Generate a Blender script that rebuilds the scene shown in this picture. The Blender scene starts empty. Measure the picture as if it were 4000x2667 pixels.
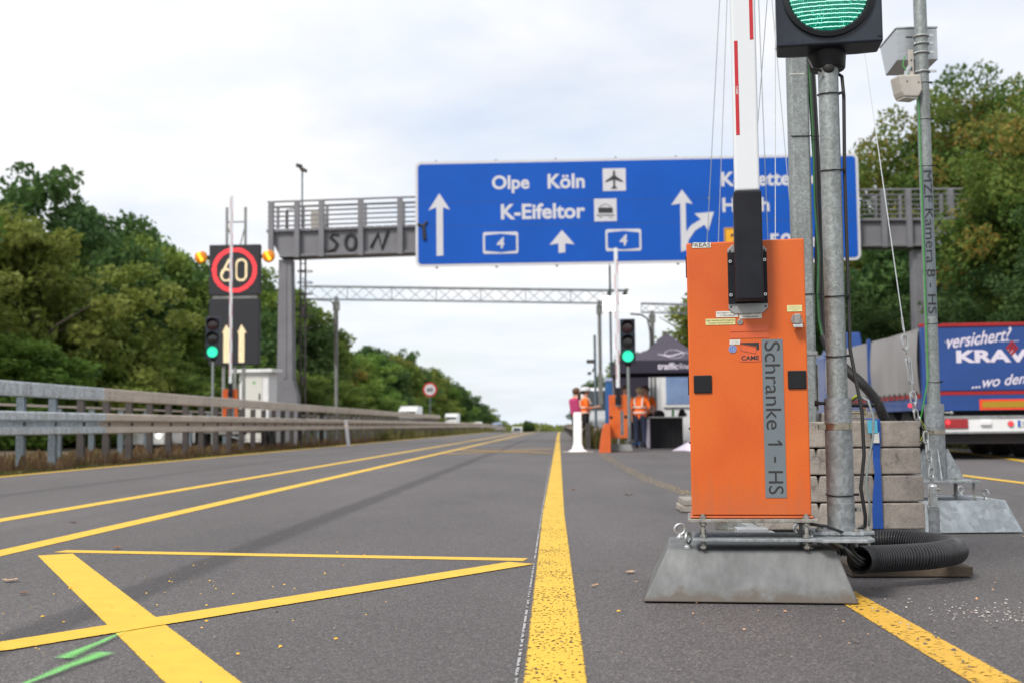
import bpy, math, random
import numpy as np
from mathutils import Vector, Matrix
R = math.radians
rnd = random.Random(7)
nr = np.random.RandomState(11)
S = bpy.context.scene
COL = S.collection

# ------------------------------------------------------------------ camera
CAMH = 0.68
cam_d = bpy.data.cameras.new('camera')
cam = bpy.data.objects.new('camera', cam_d)
COL.objects.link(cam)
S.camera = cam
cam.matrix_world = (Matrix.Translation((0, 0, CAMH)) @ Matrix.Rotation(R(2.406), 4, 'Z')
                    @ Matrix.Rotation(R(90 + 4.0275), 4, 'X') @ Matrix.Rotation(R(-0.6), 4, 'Z'))
cam_d.lens = 42.0
cam_d.sensor_width = 36.0
cam_d.clip_start = 0.05
cam_d.clip_end = 6000
cam_d.dof.use_dof = True
cam_d.dof.focus_distance = 4.85
cam_d.dof.aperture_fstop = 3.2
cam_d.dof.aperture_blades = 8

# ------------------------------------------------------------------ world + sun
SUN_EL, SUN_AZ = 48.0, 215.0      # azimuth the light comes from, degrees from +Y clockwise
W = bpy.data.worlds.new('World')
S.world = W
W.use_nodes = True
wt = W.node_tree
for n in list(wt.nodes):
    wt.nodes.remove(n)
def wn(t, **k):
    n = wt.nodes.new(t)
    for a, b in k.items():
        setattr(n, a, b)
    return n
wl = wt.links.new
sky = wn('ShaderNodeTexSky', sky_type='NISHITA', sun_disc=False, sun_elevation=R(SUN_EL), sun_rotation=R(SUN_AZ), dust_density=1.5)
bg_sky = wn('ShaderNodeBackground')
bg_sky.inputs['Strength'].default_value = 0.12
wl(sky.outputs[0], bg_sky.inputs[0])
tc = wn('ShaderNodeTexCoord')
sep = wn('ShaderNodeSeparateXYZ')
wl(tc.outputs['Generated'], sep.inputs[0])
ab = wn('ShaderNodeMath', operation='ABSOLUTE'); wl(sep.outputs['Z'], ab.inputs[0])
ad = wn('ShaderNodeMath', operation='ADD'); wl(ab.outputs[0], ad.inputs[0]); ad.inputs[1].default_value = 0.10
dx = wn('ShaderNodeMath', operation='DIVIDE'); wl(sep.outputs['X'], dx.inputs[0]); wl(ad.outputs[0], dx.inputs[1])
dy = wn('ShaderNodeMath', operation='DIVIDE'); wl(sep.outputs['Y'], dy.inputs[0]); wl(ad.outputs[0], dy.inputs[1])
cmb = wn('ShaderNodeCombineXYZ'); wl(dx.outputs[0], cmb.inputs[0]); wl(dy.outputs[0], cmb.inputs[1])
mp = wn('ShaderNodeMapping'); wl(cmb.outputs[0], mp.inputs[0]); mp.inputs['Scale'].default_value = (1.15, 1.0, 1)
mp.inputs['Location'].default_value = (3.1, 1.7, 0)
n1 = wn('ShaderNodeTexNoise'); n1.inputs['Scale'].default_value = 0.75; n1.inputs['Detail'].default_value = 6; n1.inputs['Roughness'].default_value = 0.52
n1.inputs['Distortion'].default_value = 0.25
wl(mp.outputs[0], n1.inputs['Vector'])
cr = wn('ShaderNodeValToRGB')
cr.color_ramp.elements[0].position = 0.33; cr.color_ramp.elements[0].color = (0.62, 0.62, 0.62, 1)
cr.color_ramp.elements[1].position = 0.56; cr.color_ramp.elements[1].color = (1, 1, 1, 1)
wl(n1.outputs['Fac'], cr.inputs[0])
n2 = wn('ShaderNodeTexNoise'); n2.inputs['Scale'].default_value = 1.6; n2.inputs['Detail'].default_value = 5
wl(mp.outputs[0], n2.inputs['Vector'])
cc = wn('ShaderNodeValToRGB')
cc.color_ramp.elements[0].position = 0.32; cc.color_ramp.elements[0].color = (0.83, 0.88, 0.97, 1)
cc.color_ramp.elements[1].position = 0.60; cc.color_ramp.elements[1].color = (1.0, 0.985, 0.98, 1)
wl(n2.outputs['Fac'], cc.inputs[0])
# thin pale veil close to the horizon
hz = wn('ShaderNodeMapRange'); wl(ab.outputs[0], hz.inputs[0])
hz.inputs[1].default_value = 0.0; hz.inputs[2].default_value = 0.13; hz.inputs[3].default_value = 1.0; hz.inputs[4].default_value = 0.0
mx = wn('ShaderNodeMixRGB'); wl(hz.outputs[0], mx.inputs[0]); wl(cc.outputs[0], mx.inputs[1]); mx.inputs[2].default_value = (0.80, 0.87, 0.94, 1)
bg_c = wn('ShaderNodeBackground'); wl(mx.outputs[0], bg_c.inputs[0]); bg_c.inputs['Strength'].default_value = 0.765
mf = wn('ShaderNodeMath', operation='MAXIMUM'); wl(cr.outputs[0], mf.inputs[0]); wl(hz.outputs[0], mf.inputs[1])
ms = wn('ShaderNodeMixShader'); wl(mf.outputs[0], ms.inputs[0]); wl(bg_sky.outputs[0], ms.inputs[1]); wl(bg_c.outputs[0], ms.inputs[2])
wo = wn('ShaderNodeOutputWorld'); wl(ms.outputs[0], wo.inputs[0])

sun_d = bpy.data.lights.new('sun', 'SUN')
sun_d.energy = 2.5
sun_d.angle = R(14)
sun_d.color = (1.0, 0.95, 0.88)
sun = bpy.data.objects.new('sun', sun_d)
COL.objects.link(sun)
az = R(SUN_AZ)
sdir = Vector((math.sin(az) * math.cos(R(SUN_EL)), math.cos(az) * math.cos(R(SUN_EL)), math.sin(R(SUN_EL))))
sun.rotation_euler = sdir.to_track_quat('Z', 'Y').to_euler()

S.view_settings.view_transform = 'Standard'
S.view_settings.look = 'None'
S.view_settings.exposure = 0.5
S.view_settings.gamma = 1
S.view_settings.use_curve_mapping = False

# ------------------------------------------------------------------ materials
def newmat(name):
    m = bpy.data.materials.new(name)
    m.use_nodes = True
    nt = m.node_tree
    return m, nt, nt.nodes['Principled BSDF']
def nd(nt, t, **k):
    n = nt.nodes.new(t)
    for a, b in k.items():
        setattr(n, a, b)
    return n
def c4(c):
    return (c[0], c[1], c[2], 1)
def ramp(nt, src, stops):
    r = nd(nt, 'ShaderNodeValToRGB')
    e = r.color_ramp.elements
    e[0].position, e[0].color = stops[0][0], c4(stops[0][1])
    e[1].position, e[1].color = stops[-1][0], c4(stops[-1][1])
    for p, c in stops[1:-1]:
        q = e.new(p); q.color = c4(c)
    nt.links.new(src, r.inputs[0])
    return r
def noise(nt, scale, detail=4, rough=.55, coord='Object', stretch=None, dist=0):
    t = nd(nt, 'ShaderNodeTexCoord')
    v = t.outputs[coord]
    if stretch:
        mpp = nd(nt, 'ShaderNodeMapping'); nt.links.new(v, mpp.inputs[0]); mpp.inputs['Scale'].default_value = stretch; v = mpp.outputs[0]
    n = nd(nt, 'ShaderNodeTexNoise')
    n.inputs['Scale'].default_value = scale; n.inputs['Detail'].default_value = detail; n.inputs['Roughness'].default_value = rough
    n.inputs['Distortion'].default_value = dist
    nt.links.new(v, n.inputs['Vector'])
    return n
def mat(name, col, rough=.6, metal=0.0, var=.15, scale=6, bump=0.0, bscale=60, stretch=None, coat=0, spec=.5):
    m, nt, b = newmat(name)
    n = noise(nt, scale, 5, .6, stretch=stretch)
    lo = [max(0, c * (1 - var)) for c in col]; hi = [min(1, c * (1 + var)) for c in col]
    r = ramp(nt, n.outputs['Fac'], [(.3, lo), (.7, hi)])
    nt.links.new(r.outputs[0], b.inputs['Base Color'])
    b.inputs['Metallic'].default_value = metal
    rr = nd(nt, 'ShaderNodeMapRange'); nt.links.new(n.outputs['Fac'], rr.inputs[0])
    rr.inputs[1].default_value = .3; rr.inputs[2].default_value = .7
    rr.inputs[3].default_value = max(.05, rough - .08); rr.inputs[4].default_value = min(1, rough + .08)
    nt.links.new(rr.outputs[0], b.inputs['Roughness'])
    b.inputs['Coat Weight'].default_value = coat
    b.inputs['Specular IOR Level'].default_value = spec
    if bump:
        n2_ = noise(nt, bscale, 4, .6)
        bp = nd(nt, 'ShaderNodeBump'); bp.inputs['Strength'].default_value = bump; bp.inputs['Distance'].default_value = .01
        nt.links.new(n2_.outputs['Fac'], bp.inputs['Height']); nt.links.new(bp.outputs[0], b.inputs['Normal'])
    return m
def emit(name, col, strength):
    m, nt, b = newmat(name)
    b.inputs['Base Color'].default_value = c4([c * .3 for c in col])
    b.inputs['Emission Color'].default_value = c4(col)
    b.inputs['Emission Strength'].default_value = strength
    return m
def galv(name, base=(.30, .33, .35), scale=55, rust=0.0, rough=.5):
    m, nt, b = newmat(name)
    t = nd(nt, 'ShaderNodeTexCoord')
    wob = noise(nt, 30, 3)
    v = nd(nt, 'ShaderNodeTexVoronoi'); v.inputs['Scale'].default_value = scale
    mv = nd(nt, 'ShaderNodeMixRGB', blend_type='ADD'); mv.inputs[0].default_value = .03
    nt.links.new(t.outputs['Object'], mv.inputs[1]); nt.links.new(wob.outputs['Color'], mv.inputs[2])
    nt.links.new(mv.outputs[0], v.inputs['Vector'])
    r = ramp(nt, v.outputs['Color'], [(.15, [c * .80 for c in base]), (.85, [min(1, c * 1.22) for c in base])])
    big = noise(nt, 7, 6, .7, stretch=(1, 1, .35))
    r2 = ramp(nt, big.outputs['Fac'], [(.34, (.62, .60, .57)), (.6, (1, 1, 1))])
    mm = nd(nt, 'ShaderNodeMixRGB', blend_type='MULTIPLY'); mm.inputs[0].default_value = .8
    nt.links.new(r.outputs[0], mm.inputs[1]); nt.links.new(r2.outputs[0], mm.inputs[2])
    out = mm.outputs[0]
    if rust:
        rn = noise(nt, 18, 6, .75)
        rr_ = ramp(nt, rn.outputs['Fac'], [(.66 - rust, (0, 0, 0)), (.74 - rust, (1, 1, 1))])
        m3 = nd(nt, 'ShaderNodeMixRGB'); nt.links.new(rr_.outputs[0], m3.inputs[0]); nt.links.new(out, m3.inputs[1]); m3.inputs[2].default_value = (.16, .06, .03, 1)
        out = m3.outputs[0]
    nt.links.new(out, b.inputs['Base Color'])
    b.inputs['Metallic'].default_value = .45
    ro = nd(nt, 'ShaderNodeMapRange'); nt.links.new(v.outputs['Distance'], ro.inputs[0]); ro.inputs[3].default_value = rough - .08; ro.inputs[4].default_value = rough + .14
    nt.links.new(ro.outputs[0], b.inputs['Roughness'])
    bn = noise(nt, 140, 3)
    bp = nd(nt, 'ShaderNodeBump'); bp.inputs['Strength'].default_value = .12; bp.inputs['Distance'].default_value = .002
    nt.links.new(bn.outputs['Fac'], bp.inputs['Height']); nt.links.new(bp.outputs[0], b.inputs['Normal'])
    return m

M = {}
M['galv'] = galv('galvanised steel')
M['galvpipe'] = galv('galvanised pipe', (.27, .30, .30), 90)
M['galvold'] = galv('aged galvanised steel', (.25, .26, .25), 40)
M['galvrust'] = galv('rusty plated steel', (.30, .30, .28), 60, .08)
M['zinc'] = mat('bright zinc', (.55, .57, .57), .32, .85, .12, 40)
M['orange'] = None
M['black'] = mat('black powder coat', (.008, .009, .014), .5, 0, .2, 15, .05, 300, spec=.25)
M['blackpl'] = mat('black plastic', (.008, .009, .011), .45, 0, .2, 10, spec=.3)
M['rubber'] = mat('black rubber', (.015, .015, .016), .55, 0, .2, 12)
M['hosebl'] = mat('dusty black hose plastic', (.026, .026, .029), .36, 0, .25, 30)
M['white'] = mat('white coated aluminium', (.62, .65, .68), .35, 0, .03, 2, coat=.2)
M['red'] = mat('red reflective foil', (.45, .012, .02), .35, 0, .08, 30)
M['steelplate'] = mat('steel plate', (.33, .34, .34), .45, .6, .2, 12, .1, 90)
M['sticker'] = mat('white sticker', (.60, .60, .56), .5, 0, .05, 30)
M['stickery'] = mat('pale yellow sticker', (.62, .60, .28), .5, 0, .05, 30)
M['ink'] = mat('dark print', (.02, .02, .022), .6, 0, .1, 30)
M['stripgrey'] = mat('grey adhesive strip', (.135, .165, .185), .45, 0, .05, 8)
M['bluest'] = mat('blue sticker', (.03, .12, .45), .45, 0, .1, 60)
M['greyplug'] = mat('grey die cast connector', (.27, .26, .25), .5, .2, .1, 40)
M['signblue'] = mat('blue road sign foil', (.005, .082, .42), .55, 0, .08, .5, spec=.2)
M['signwhite'] = mat('white road sign foil', (.55, .55, .58), .5, 0, .05, 3)
M['signblack'] = mat('black road sign foil', (.02, .022, .025), .5, 0, .05, 3)
M['signyellow'] = mat('yellow road sign foil', (.75, .36, .01), .5, 0, .05, 3)
M['gantry'] = mat('grey gantry paint', (.17, .17, .185), .55, .1, .12, 1.5)
M['ledcase'] = mat('matt black sign housing', (.012, .013, .018), .6, 0, .1, 5)
M['ledred'] = emit('red led', (1.0, .05, .06), 1.1)
M['ledwarm'] = emit('warm white led', (1.0, .80, .48), .85)
M['amber'] = mat('amber lens', (.60, .20, .005), .25, 0, .2, 30)
M['amberlit'] = emit('lit amber', (1.0, .48, .02), 1.6)
M['green'] = emit('green signal light', (.035, .80, .44), 1.0)
M['lensred'] = mat('unlit red lens', (.035, .006, .008), .2, 0, .2, 20, coat=.6)
M['lensdark'] = mat('unlit amber lens', (.012, .010, .009), .2, 0, .2, 20, coat=.6)
M['flood'] = emit('floodlight', (1, 1, 1), 6.0)
M['rail_new'] = galv('new guardrail zinc', (.64, .70, .74), 30, 0, .6)
M['rail_old'] = mat('weathered guardrail zinc', (.58, .505, .43), .7, .05, .16, 3, .1, 60, stretch=(1, .3, 1))
M['post_old'] = mat('weathered post', (.055, .048, .046), .75, 0, .3, 5)
M['post_new'] = galv('guardrail post zinc', (.16, .20, .23), 30)
M['whitepl'] = mat('white plastic', (.72, .73, .74), .45, 0, .05, 4)
M['tarp'] = mat('grey tarpaulin', (.29, .28, .275), .55, 0, .12, 1.2, .2, 4)
M['truckblue'] = mat('blue truck paint', (.008, .05, .22), .4, 0, .12, 1.5, coat=.2)
M['truckred'] = mat('red truck stripe', (.30, .008, .012), .45, 0, .1, 3)
M['chassis'] = mat('dark chassis', (.02, .017, .018), .7, 0, .3, 5)
M['markred'] = mat('orange red reflector foil', (.75, .06, .015), .4, 0, .05, 10)
M['markyel'] = mat('dull yellow reflector foil', (.36, .22, .01), .4, 0, .05, 10)
M['tail'] = mat('red tail lens', (.30, .008, .01), .25, 0, .2, 30, coat=.5)
M['taillit'] = emit('lit tail lamp', (1, .03, .04), 1.8)
M['glass'] = mat('dark window glass', (.02, .03, .035), .08, 0, .1, 3, coat=.5)
M['winblue'] = mat('reflecting window pane', (.20, .29, .48), .12, .2, .25, 1.3)
M['tyre'] = mat('tyre rubber', (.014, .014, .014), .8, 0, .2, 10)
M['tent'] = mat('dark aubergine tent cloth', (.055, .046, .068), .8, 0, .15, 2)
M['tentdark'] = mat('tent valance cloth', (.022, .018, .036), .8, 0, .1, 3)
M['tentprint'] = mat('light tent print', (.62, .58, .68), .7, 0, .05, 3)
M['tentgreen'] = mat('green tent print', (.10, .42, .08), .7, 0, .05, 3)
M['cloth'] = mat('black stretch cloth', (.008, .008, .010), .85, 0, .2, 4)
M['hivis'] = mat('orange hi-vis fabric', (1.0, .17, .012), .8, 0, .1, 8)
M['reflect'] = mat('silver reflective band', (.75, .60, .52), .5, .1, .1, 20)
M['skin'] = mat('skin', (.50, .27, .19), .55, 0, .1, 12)
M['trousersblack'] = mat('black trousers', (.004, .004, .006), .85, 0, .2, 10)
M['trousersblue'] = mat('navy trousers', (.014, .020, .045), .85, 0, .2, 10)
M['shoe'] = mat('dark shoes', (.02, .02, .025), .6, 0, .2, 10)
M['hairbrown'] = mat('brown hair', (.10, .045, .02), .7, 0, .3, 30)
M['hairblond'] = mat('greying blond hair', (.33, .24, .15), .7, 0, .3, 30)
M['hairdark'] = mat('dark hair', (.02, .014, .011), .6, 0, .3, 30)
M['pink'] = mat('pink rucksack fabric', (.42, .04, .14), .8, 0, .3, 14)
M['bark'] = mat('bark', (.07, .055, .042), .9, 0, .35, 6, .6, 25)
M['blue_strap'] = mat('blue strap webbing', (.008, .07, .33), .7, 0, .12, 90, .2, 200)
M['cyan'] = mat('cyan strap label', (.08, .38, .52), .6, 0, .05, 30)
M['wood'] = mat('weathered timber', (.115, .088, .062), .85, 0, .35, 9, .5, 40, stretch=(.3, 1, 1))
M['cablegreen'] = mat('green earth cable', (.05, .30, .05), .5, 0, .1, 30)
M['cabledkgreen'] = mat('dark green cable', (.02, .11, .03), .5, 0, .1, 30)
M['cablegrey'] = mat('grey cable', (.18, .22, .22), .5, 0, .1, 30)
M['wire'] = mat('steel rope', (.60, .64, .65), .45, .3, .1, 200)
M['wiregreen'] = mat('dull steel rope', (.33, .38, .39), .5, .3, .1, 200)
M['alu'] = mat('brushed aluminium box', (.45, .48, .50), .35, .5, .12, 4, stretch=(1, 1, 6))
M['beige'] = mat('off white camera housing', (.50, .47, .42), .5, 0, .08, 20)
M['brass'] = mat('stainless clamp', (.40, .36, .28), .3, .9, .25, 25)
M['yelgreen'] = mat('yellow green cable', (.35, .40, .03), .5, 0, .3, 60)
M['portablue'] = mat('blue plastic cabin', (.02, .10, .28), .5, 0, .1, 3)
M['orangepl'] = mat('orange plastic', (.60, .11, .02), .5, 0, .1, 5)
M['leafbrown'] = mat('fallen leaf', (.22, .10, .05), .8, 0, .35, 40)
M['leafpale'] = mat('pale fallen leaf', (.45, .30, .18), .8, 0, .3, 40)
M['carwhite'] = mat('white car paint', (.70, .71, .72), .3, 0, .03, 2, coat=.4)
M['carblue'] = mat('blue grey car paint', (.30, .36, .52), .3, 0, .03, 2, coat=.4)
M['headlamp'] = emit('lit headlamp', (1, .93, .66), 6)
M['haybale'] = mat('stone grey', (.3, .28, .25), .8)

# orange cabinet paint: even coat with redder rubbed patches
m, nt, b = newmat('orange cabinet paint')
n_ = noise(nt, 2.3, 3, .5); n_.inputs['Distortion'].default_value = .4
r_ = ramp(nt, n_.outputs['Fac'], [(.34, (.565, .090, .009)), (.62, (.62, .122, .011))])
f_ = noise(nt, 90, 3)
f2 = ramp(nt, f_.outputs['Fac'], [(.3, (.93, .93, .93)), (.7, (1, 1, 1))])
mm_ = nd(nt, 'ShaderNodeMixRGB', blend_type='MULTIPLY'); mm_.inputs[0].default_value = 1
nt.links.new(r_.outputs[0], mm_.inputs[1]); nt.links.new(f2.outputs[0], mm_.inputs[2])
sp_ = noise(nt, 260, 2)
s2 = ramp(nt, sp_.outputs['Fac'], [(.23, (.25, .2, .2)), (.27, (1, 1, 1))])
m3_ = nd(nt, 'ShaderNodeMixRGB', blend_type='MULTIPLY'); m3_.inputs[0].default_value = .8
nt.links.new(mm_.outputs[0], m3_.inputs[1]); nt.links.new(s2.outputs[0], m3_.inputs[2])
nt.links.new(m3_.outputs[0], b.inputs['Base Color'])
gz_ = nd(nt, 'ShaderNodeTexCoord'); gs_ = nd(nt, 'ShaderNodeSeparateXYZ'); nt.links.new(gz_.outputs['Object'], gs_.inputs[0])
gn_ = noise(nt, 22, 5, .6, stretch=(1.6, 1, .12))
ga_ = nd(nt, 'ShaderNodeMath', operation='MULTIPLY_ADD'); nt.links.new(gn_.outputs['Fac'], ga_.inputs[0]); ga_.inputs[1].default_value = -.35; nt.links.new(gs_.outputs['Z'], ga_.inputs[2])
gm_ = nd(nt, 'ShaderNodeMapRange'); nt.links.new(ga_.outputs[0], gm_.inputs[0]); gm_.inputs[1].default_value = .30; gm_.inputs[2].default_value = .13; gm_.inputs[3].default_value = 0; gm_.inputs[4].default_value = .28
gx_ = nd(nt, 'ShaderNodeMixRGB'); nt.links.new(gm_.outputs[0], gx_.inputs[0]); nt.links.new(m3_.outputs[0], gx_.inputs[1]); gx_.inputs[2].default_value = (.20, .12, .08, 1)
nt.links.new(gx_.outputs[0], b.inputs['Base Color'])
b.inputs['Roughness'].default_value = .42
bp_ = nd(nt, 'ShaderNodeBump'); bp_.inputs['Strength'].default_value = .12; bp_.inputs['Distance'].default_value = .001
nt.links.new(f_.outputs['Fac'], bp_.inputs['Height']); nt.links.new(bp_.outputs[0], b.inputs['Normal'])
M['orange'] = m

# asphalt
def asphalt(name, base, skids):
    m, nt, b = newmat(name)
    t = nd(nt, 'ShaderNodeTexCoord')
    L = nt.links.new
    v = nd(nt, 'ShaderNodeTexVoronoi'); v.inputs['Scale'].default_value = 170; L(t.outputs['Object'], v.inputs['Vector'])
    st = ramp(nt, v.outputs['Color'], [(.1, [c * .52 for c in base]), (.6, [c * .95 for c in base]), (.96, [c * 1.9 for c in base])])
    fine = noise(nt, 520, 2, .6)
    fr = ramp(nt, fine.outputs['Fac'], [(.35, (.55, .55, .55)), (.65, (1.25, 1.22, 1.22))])
    a = nd(nt, 'ShaderNodeMixRGB', blend_type='MULTIPLY'); a.inputs[0].default_value = .7; L(st.outputs[0], a.inputs[1]); L(fr.outputs[0], a.inputs[2])
    big = noise(nt, .55, 7, .62, stretch=(1, .35, 1))
    br = ramp(nt, big.outputs['Fac'], [(.3, (.74, .74, .75)), (.7, (1.16, 1.14, 1.15))])
    a2 = nd(nt, 'ShaderNodeMixRGB', blend_type='MULTIPLY'); a2.inputs[0].default_value = 1; L(a.outputs[0], a2.inputs[1]); L(br.outputs[0], a2.inputs[2])
    out = a2.outputs[0]
    sx = nd(nt, 'ShaderNodeSeparateXYZ'); L(t.outputs['Object'], sx.inputs[0])
    en = noise(nt, 5, 5, .7, stretch=(1, .5, 1))
    for cx, w, dark in skids:
        s = nd(nt, 'ShaderNodeMath', operation='SUBTRACT'); L(sx.outputs['X'], s.inputs[0]); s.inputs[1].default_value = cx
        s1 = nd(nt, 'ShaderNodeMath', operation='ABSOLUTE'); L(s.outputs[0], s1.inputs[0])
        s2_ = nd(nt, 'ShaderNodeMath', operation='MULTIPLY_ADD'); L(en.outputs['Fac'], s2_.inputs[0]); s2_.inputs[1].default_value = .10; L(s1.outputs[0], s2_.inputs[2])
        mr = nd(nt, 'ShaderNodeMapRange', interpolation_type='SMOOTHSTEP'); L(s2_.outputs[0], mr.inputs[0])
        mr.inputs[1].default_value = w + .05 - .05; mr.inputs[2].default_value = w + .05 + .045; mr.inputs[3].default_value = dark; mr.inputs[4].default_value = 0
        k = nd(nt, 'ShaderNodeMixRGB', blend_type='MULTIPLY'); L(mr.outputs[0], k.inputs[0]); L(out, k.inputs[1]); k.inputs[2].default_value = (.42, .42, .43, 1)
        out = k.outputs[0]
    # rare pale chips and dark specks
    v2 = nd(nt, 'ShaderNodeTexVoronoi'); v2.inputs['Scale'].default_value = 14; L(t.outputs['Object'], v2.inputs['Vector'])
    vr = ramp(nt, v2.outputs['Distance'], [(.035, (1, 1, 1)), (.06, (0, 0, 0))])
    k = nd(nt, 'ShaderNodeMixRGB'); L(vr.outputs[0], k.inputs[0]); L(out, k.inputs[1]); k.inputs[2].default_value = (.26, .24, .22, 1)
    L(k.outputs[0], b.inputs['Base Color'])
    b.inputs['Roughness'].default_value = .74
    b.inputs['Specular IOR Level'].default_value = .45
    bp = nd(nt, 'ShaderNodeBump'); bp.inputs['Strength'].default_value = .55; bp.inputs['Distance'].default_value = .004
    L(fine.outputs['Fac'], bp.inputs['Height'])
    bp2 = nd(nt, 'ShaderNodeBump'); bp2.inputs['Strength'].default_value = .6; bp2.inputs['Distance'].default_value = .004
    L(v.outputs['Distance'], bp2.inputs['Height']); L(bp.outputs[0], bp2.inputs['Normal'])
    L(bp2.outputs[0], b.inputs['Normal'])
    return m
M['asphalt'] = asphalt('asphalt', (.122, .115, .114), [(-1.80, .10, .72), (-5.95, .10, .55), (-3.75, .10, .16), (1.9, .22, .14), (.9, .12, .10)])
M['asphalt2'] = asphalt('asphalt of the lay-by', (.128, .122, .121), [(4.1, .05, .35)])

# road paint: UV x across (0..1), y in metres along
def paint(name, col, wear, edge, ws=70, stretch=(1, .45, 1)):
    m, nt, b = newmat(name)
    L = nt.links.new
    uv = nd(nt, 'ShaderNodeTexCoord')
    sx = nd(nt, 'ShaderNodeSeparateXYZ'); L(uv.outputs['UV'], sx.inputs[0])
    c1 = nd(nt, 'ShaderNodeMath', operation='SUBTRACT'); L(sx.outputs['X'], c1.inputs[0]); c1.inputs[1].default_value = .5
    c2 = nd(nt, 'ShaderNodeMath', operation='ABSOLUTE'); L(c1.outputs[0], c2.inputs[0])
    en = noise(nt, 130, 3, .6)
    e1 = nd(nt, 'ShaderNodeMath', operation='MULTIPLY_ADD'); L(en.outputs['Fac'], e1.inputs[0]); e1.inputs[1].default_value = edge; L(c2.outputs[0], e1.inputs[2])
    em = nd(nt, 'ShaderNodeMath', operation='LESS_THAN'); L(e1.outputs[0], em.inputs[0]); em.inputs[1].default_value = .5 + edge * .28
    wnn = noise(nt, ws, 3, .55, stretch=stretch)
    bigw = noise(nt, 3.0, 3, .5)
    w1 = nd(nt, 'ShaderNodeMath', operation='MULTIPLY_ADD'); L(bigw.outputs['Fac'], w1.inputs[0]); w1.inputs[1].default_value = .22; L(wnn.outputs['Fac'], w1.inputs[2])
    wm = nd(nt, 'ShaderNodeMath', operation='GREATER_THAN'); L(w1.outputs[0], wm.inputs[0]); wm.inputs[1].default_value = wear + .11
    al = nd(nt, 'ShaderNodeMath', operation='MULTIPLY'); L(em.outputs[0], al.inputs[0]); L(wm.outputs[0], al.inputs[1])
    L(al.outputs[0], b.inputs['Alpha'])
    n = noise(nt, 9, 5, .6)
    r = ramp(nt, n.outputs['Fac'], [(.3, [c * .9 for c in col]), (.7, [min(1, c * 1.05) for c in col])])
    L(r.outputs[0], b.inputs['Base Color'])
    b.inputs['Roughness'].default_value = .6
    bp = nd(nt, 'ShaderNodeBump'); bp.inputs['Strength'].default_value = .4; bp.inputs['Distance'].default_value = .003
    L(wnn.outputs['Fac'], bp.inputs['Height']); L(bp.outputs[0], b.inputs['Normal'])
    return m
YEL = (.70, .435, .026)
M['pyel'] = paint('yellow road paint, fresh', YEL, .27, .11)
M['pyelw'] = paint('yellow road paint, textured', YEL, .405, .16, 84, (1, .55, 1))
M['pyelx'] = paint('yellow road paint, worn', (.62, .36, .035), .39, .16, 60, (.6, 1.0, 1))
M['pyelfaint'] = paint('yellow road paint, nearly gone', (.42, .30, .11), .585, .3, 40)
M['pwhite'] = paint('thin chalk line', (.36, .36, .36), .47, .3, 60)
# sprayed green mark: soft grainy edges
m, nt, b = newmat('green spray paint')
uv = nd(nt, 'ShaderNodeTexCoord'); sx = nd(nt, 'ShaderNodeSeparateXYZ'); nt.links.new(uv.outputs['UV'], sx.inputs[0])
c1 = nd(nt, 'ShaderNodeMath', operation='SUBTRACT'); nt.links.new(sx.outputs['X'], c1.inputs[0]); c1.inputs[1].default_value = .5
c2 = nd(nt, 'ShaderNodeMath', operation='ABSOLUTE'); nt.links.new(c1.outputs[0], c2.inputs[0])
mr = nd(nt, 'ShaderNodeMapRange', interpolation_type='SMOOTHSTEP'); nt.links.new(c2.outputs[0], mr.inputs[0]); mr.inputs[1].default_value = .0; mr.inputs[2].default_value = .5; mr.inputs[3].default_value = .9; mr.inputs[4].default_value = 0
gn = noise(nt, 300, 3)
g2 = nd(nt, 'ShaderNodeMapRange'); nt.links.new(gn.outputs['Fac'], g2.inputs[0]); g2.inputs[1].default_value = .35; g2.inputs[2].default_value = .6
g3 = nd(nt, 'ShaderNodeMath', operation='MULTIPLY'); nt.links.new(mr.outputs[0], g3.inputs[0]); nt.links.new(g2.outputs[0], g3.inputs[1])
nt.links.new(g3.outputs[0], b.inputs['Alpha']); b.inputs['Base Color'].default_value = (.22, .80, .17, 1); b.inputs['Roughness'].default_value = .7
M['spray'] = m

# concrete
def concrete(name, base):
    base = [c * 1.15 for c in base]
    m, nt, b = newmat(name)
    L = nt.links.new
    n = noise(nt, 11, 8, .72)
    r = ramp(nt, n.outputs['Fac'], [(.30, [c * .30 for c in base]), (.43, [c * .80 for c in base]), (.72, [c * 1.22 for c in base])])
    f = noise(nt, 130, 4, .7)
    fr = ramp(nt, f.outputs['Fac'], [(.32, (.45, .43, .41)), (.46, (1, 1, 1))])
    a = nd(nt, 'ShaderNodeMixRGB', blend_type='MULTIPLY'); a.inputs[0].default_value = .8; L(r.outputs[0], a.inputs[1]); L(fr.outputs[0], a.inputs[2])
    oi = nd(nt, 'ShaderNodeObjectInfo')
    orr = ramp(nt, oi.outputs['Random'], [(0, (.88, .88, .88)), (1, (1.1, 1.08, 1.04))])
    a2 = nd(nt, 'ShaderNodeMixRGB', blend_type='MULTIPLY'); a2.inputs[0].default_value = 1; L(a.outputs[0], a2.inputs[1]); L(orr.outputs[0], a2.inputs[2])
    L(a2.outputs[0], b.inputs['Base Color']); b.inputs['Roughness'].default_value = .9
    bp = nd(nt, 'ShaderNodeBump'); bp.inputs['Strength'].default_value = .6; bp.inputs['Distance'].default_value = .004
    L(f.outputs['Fac'], bp.inputs['Height']); L(bp.outputs[0], b.inputs['Normal'])
    return m
M['concrete'] = concrete('weathered concrete', (.30, .272, .245))
M['concrete2'] = concrete('pale concrete', (.32, .29, .26))

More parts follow.
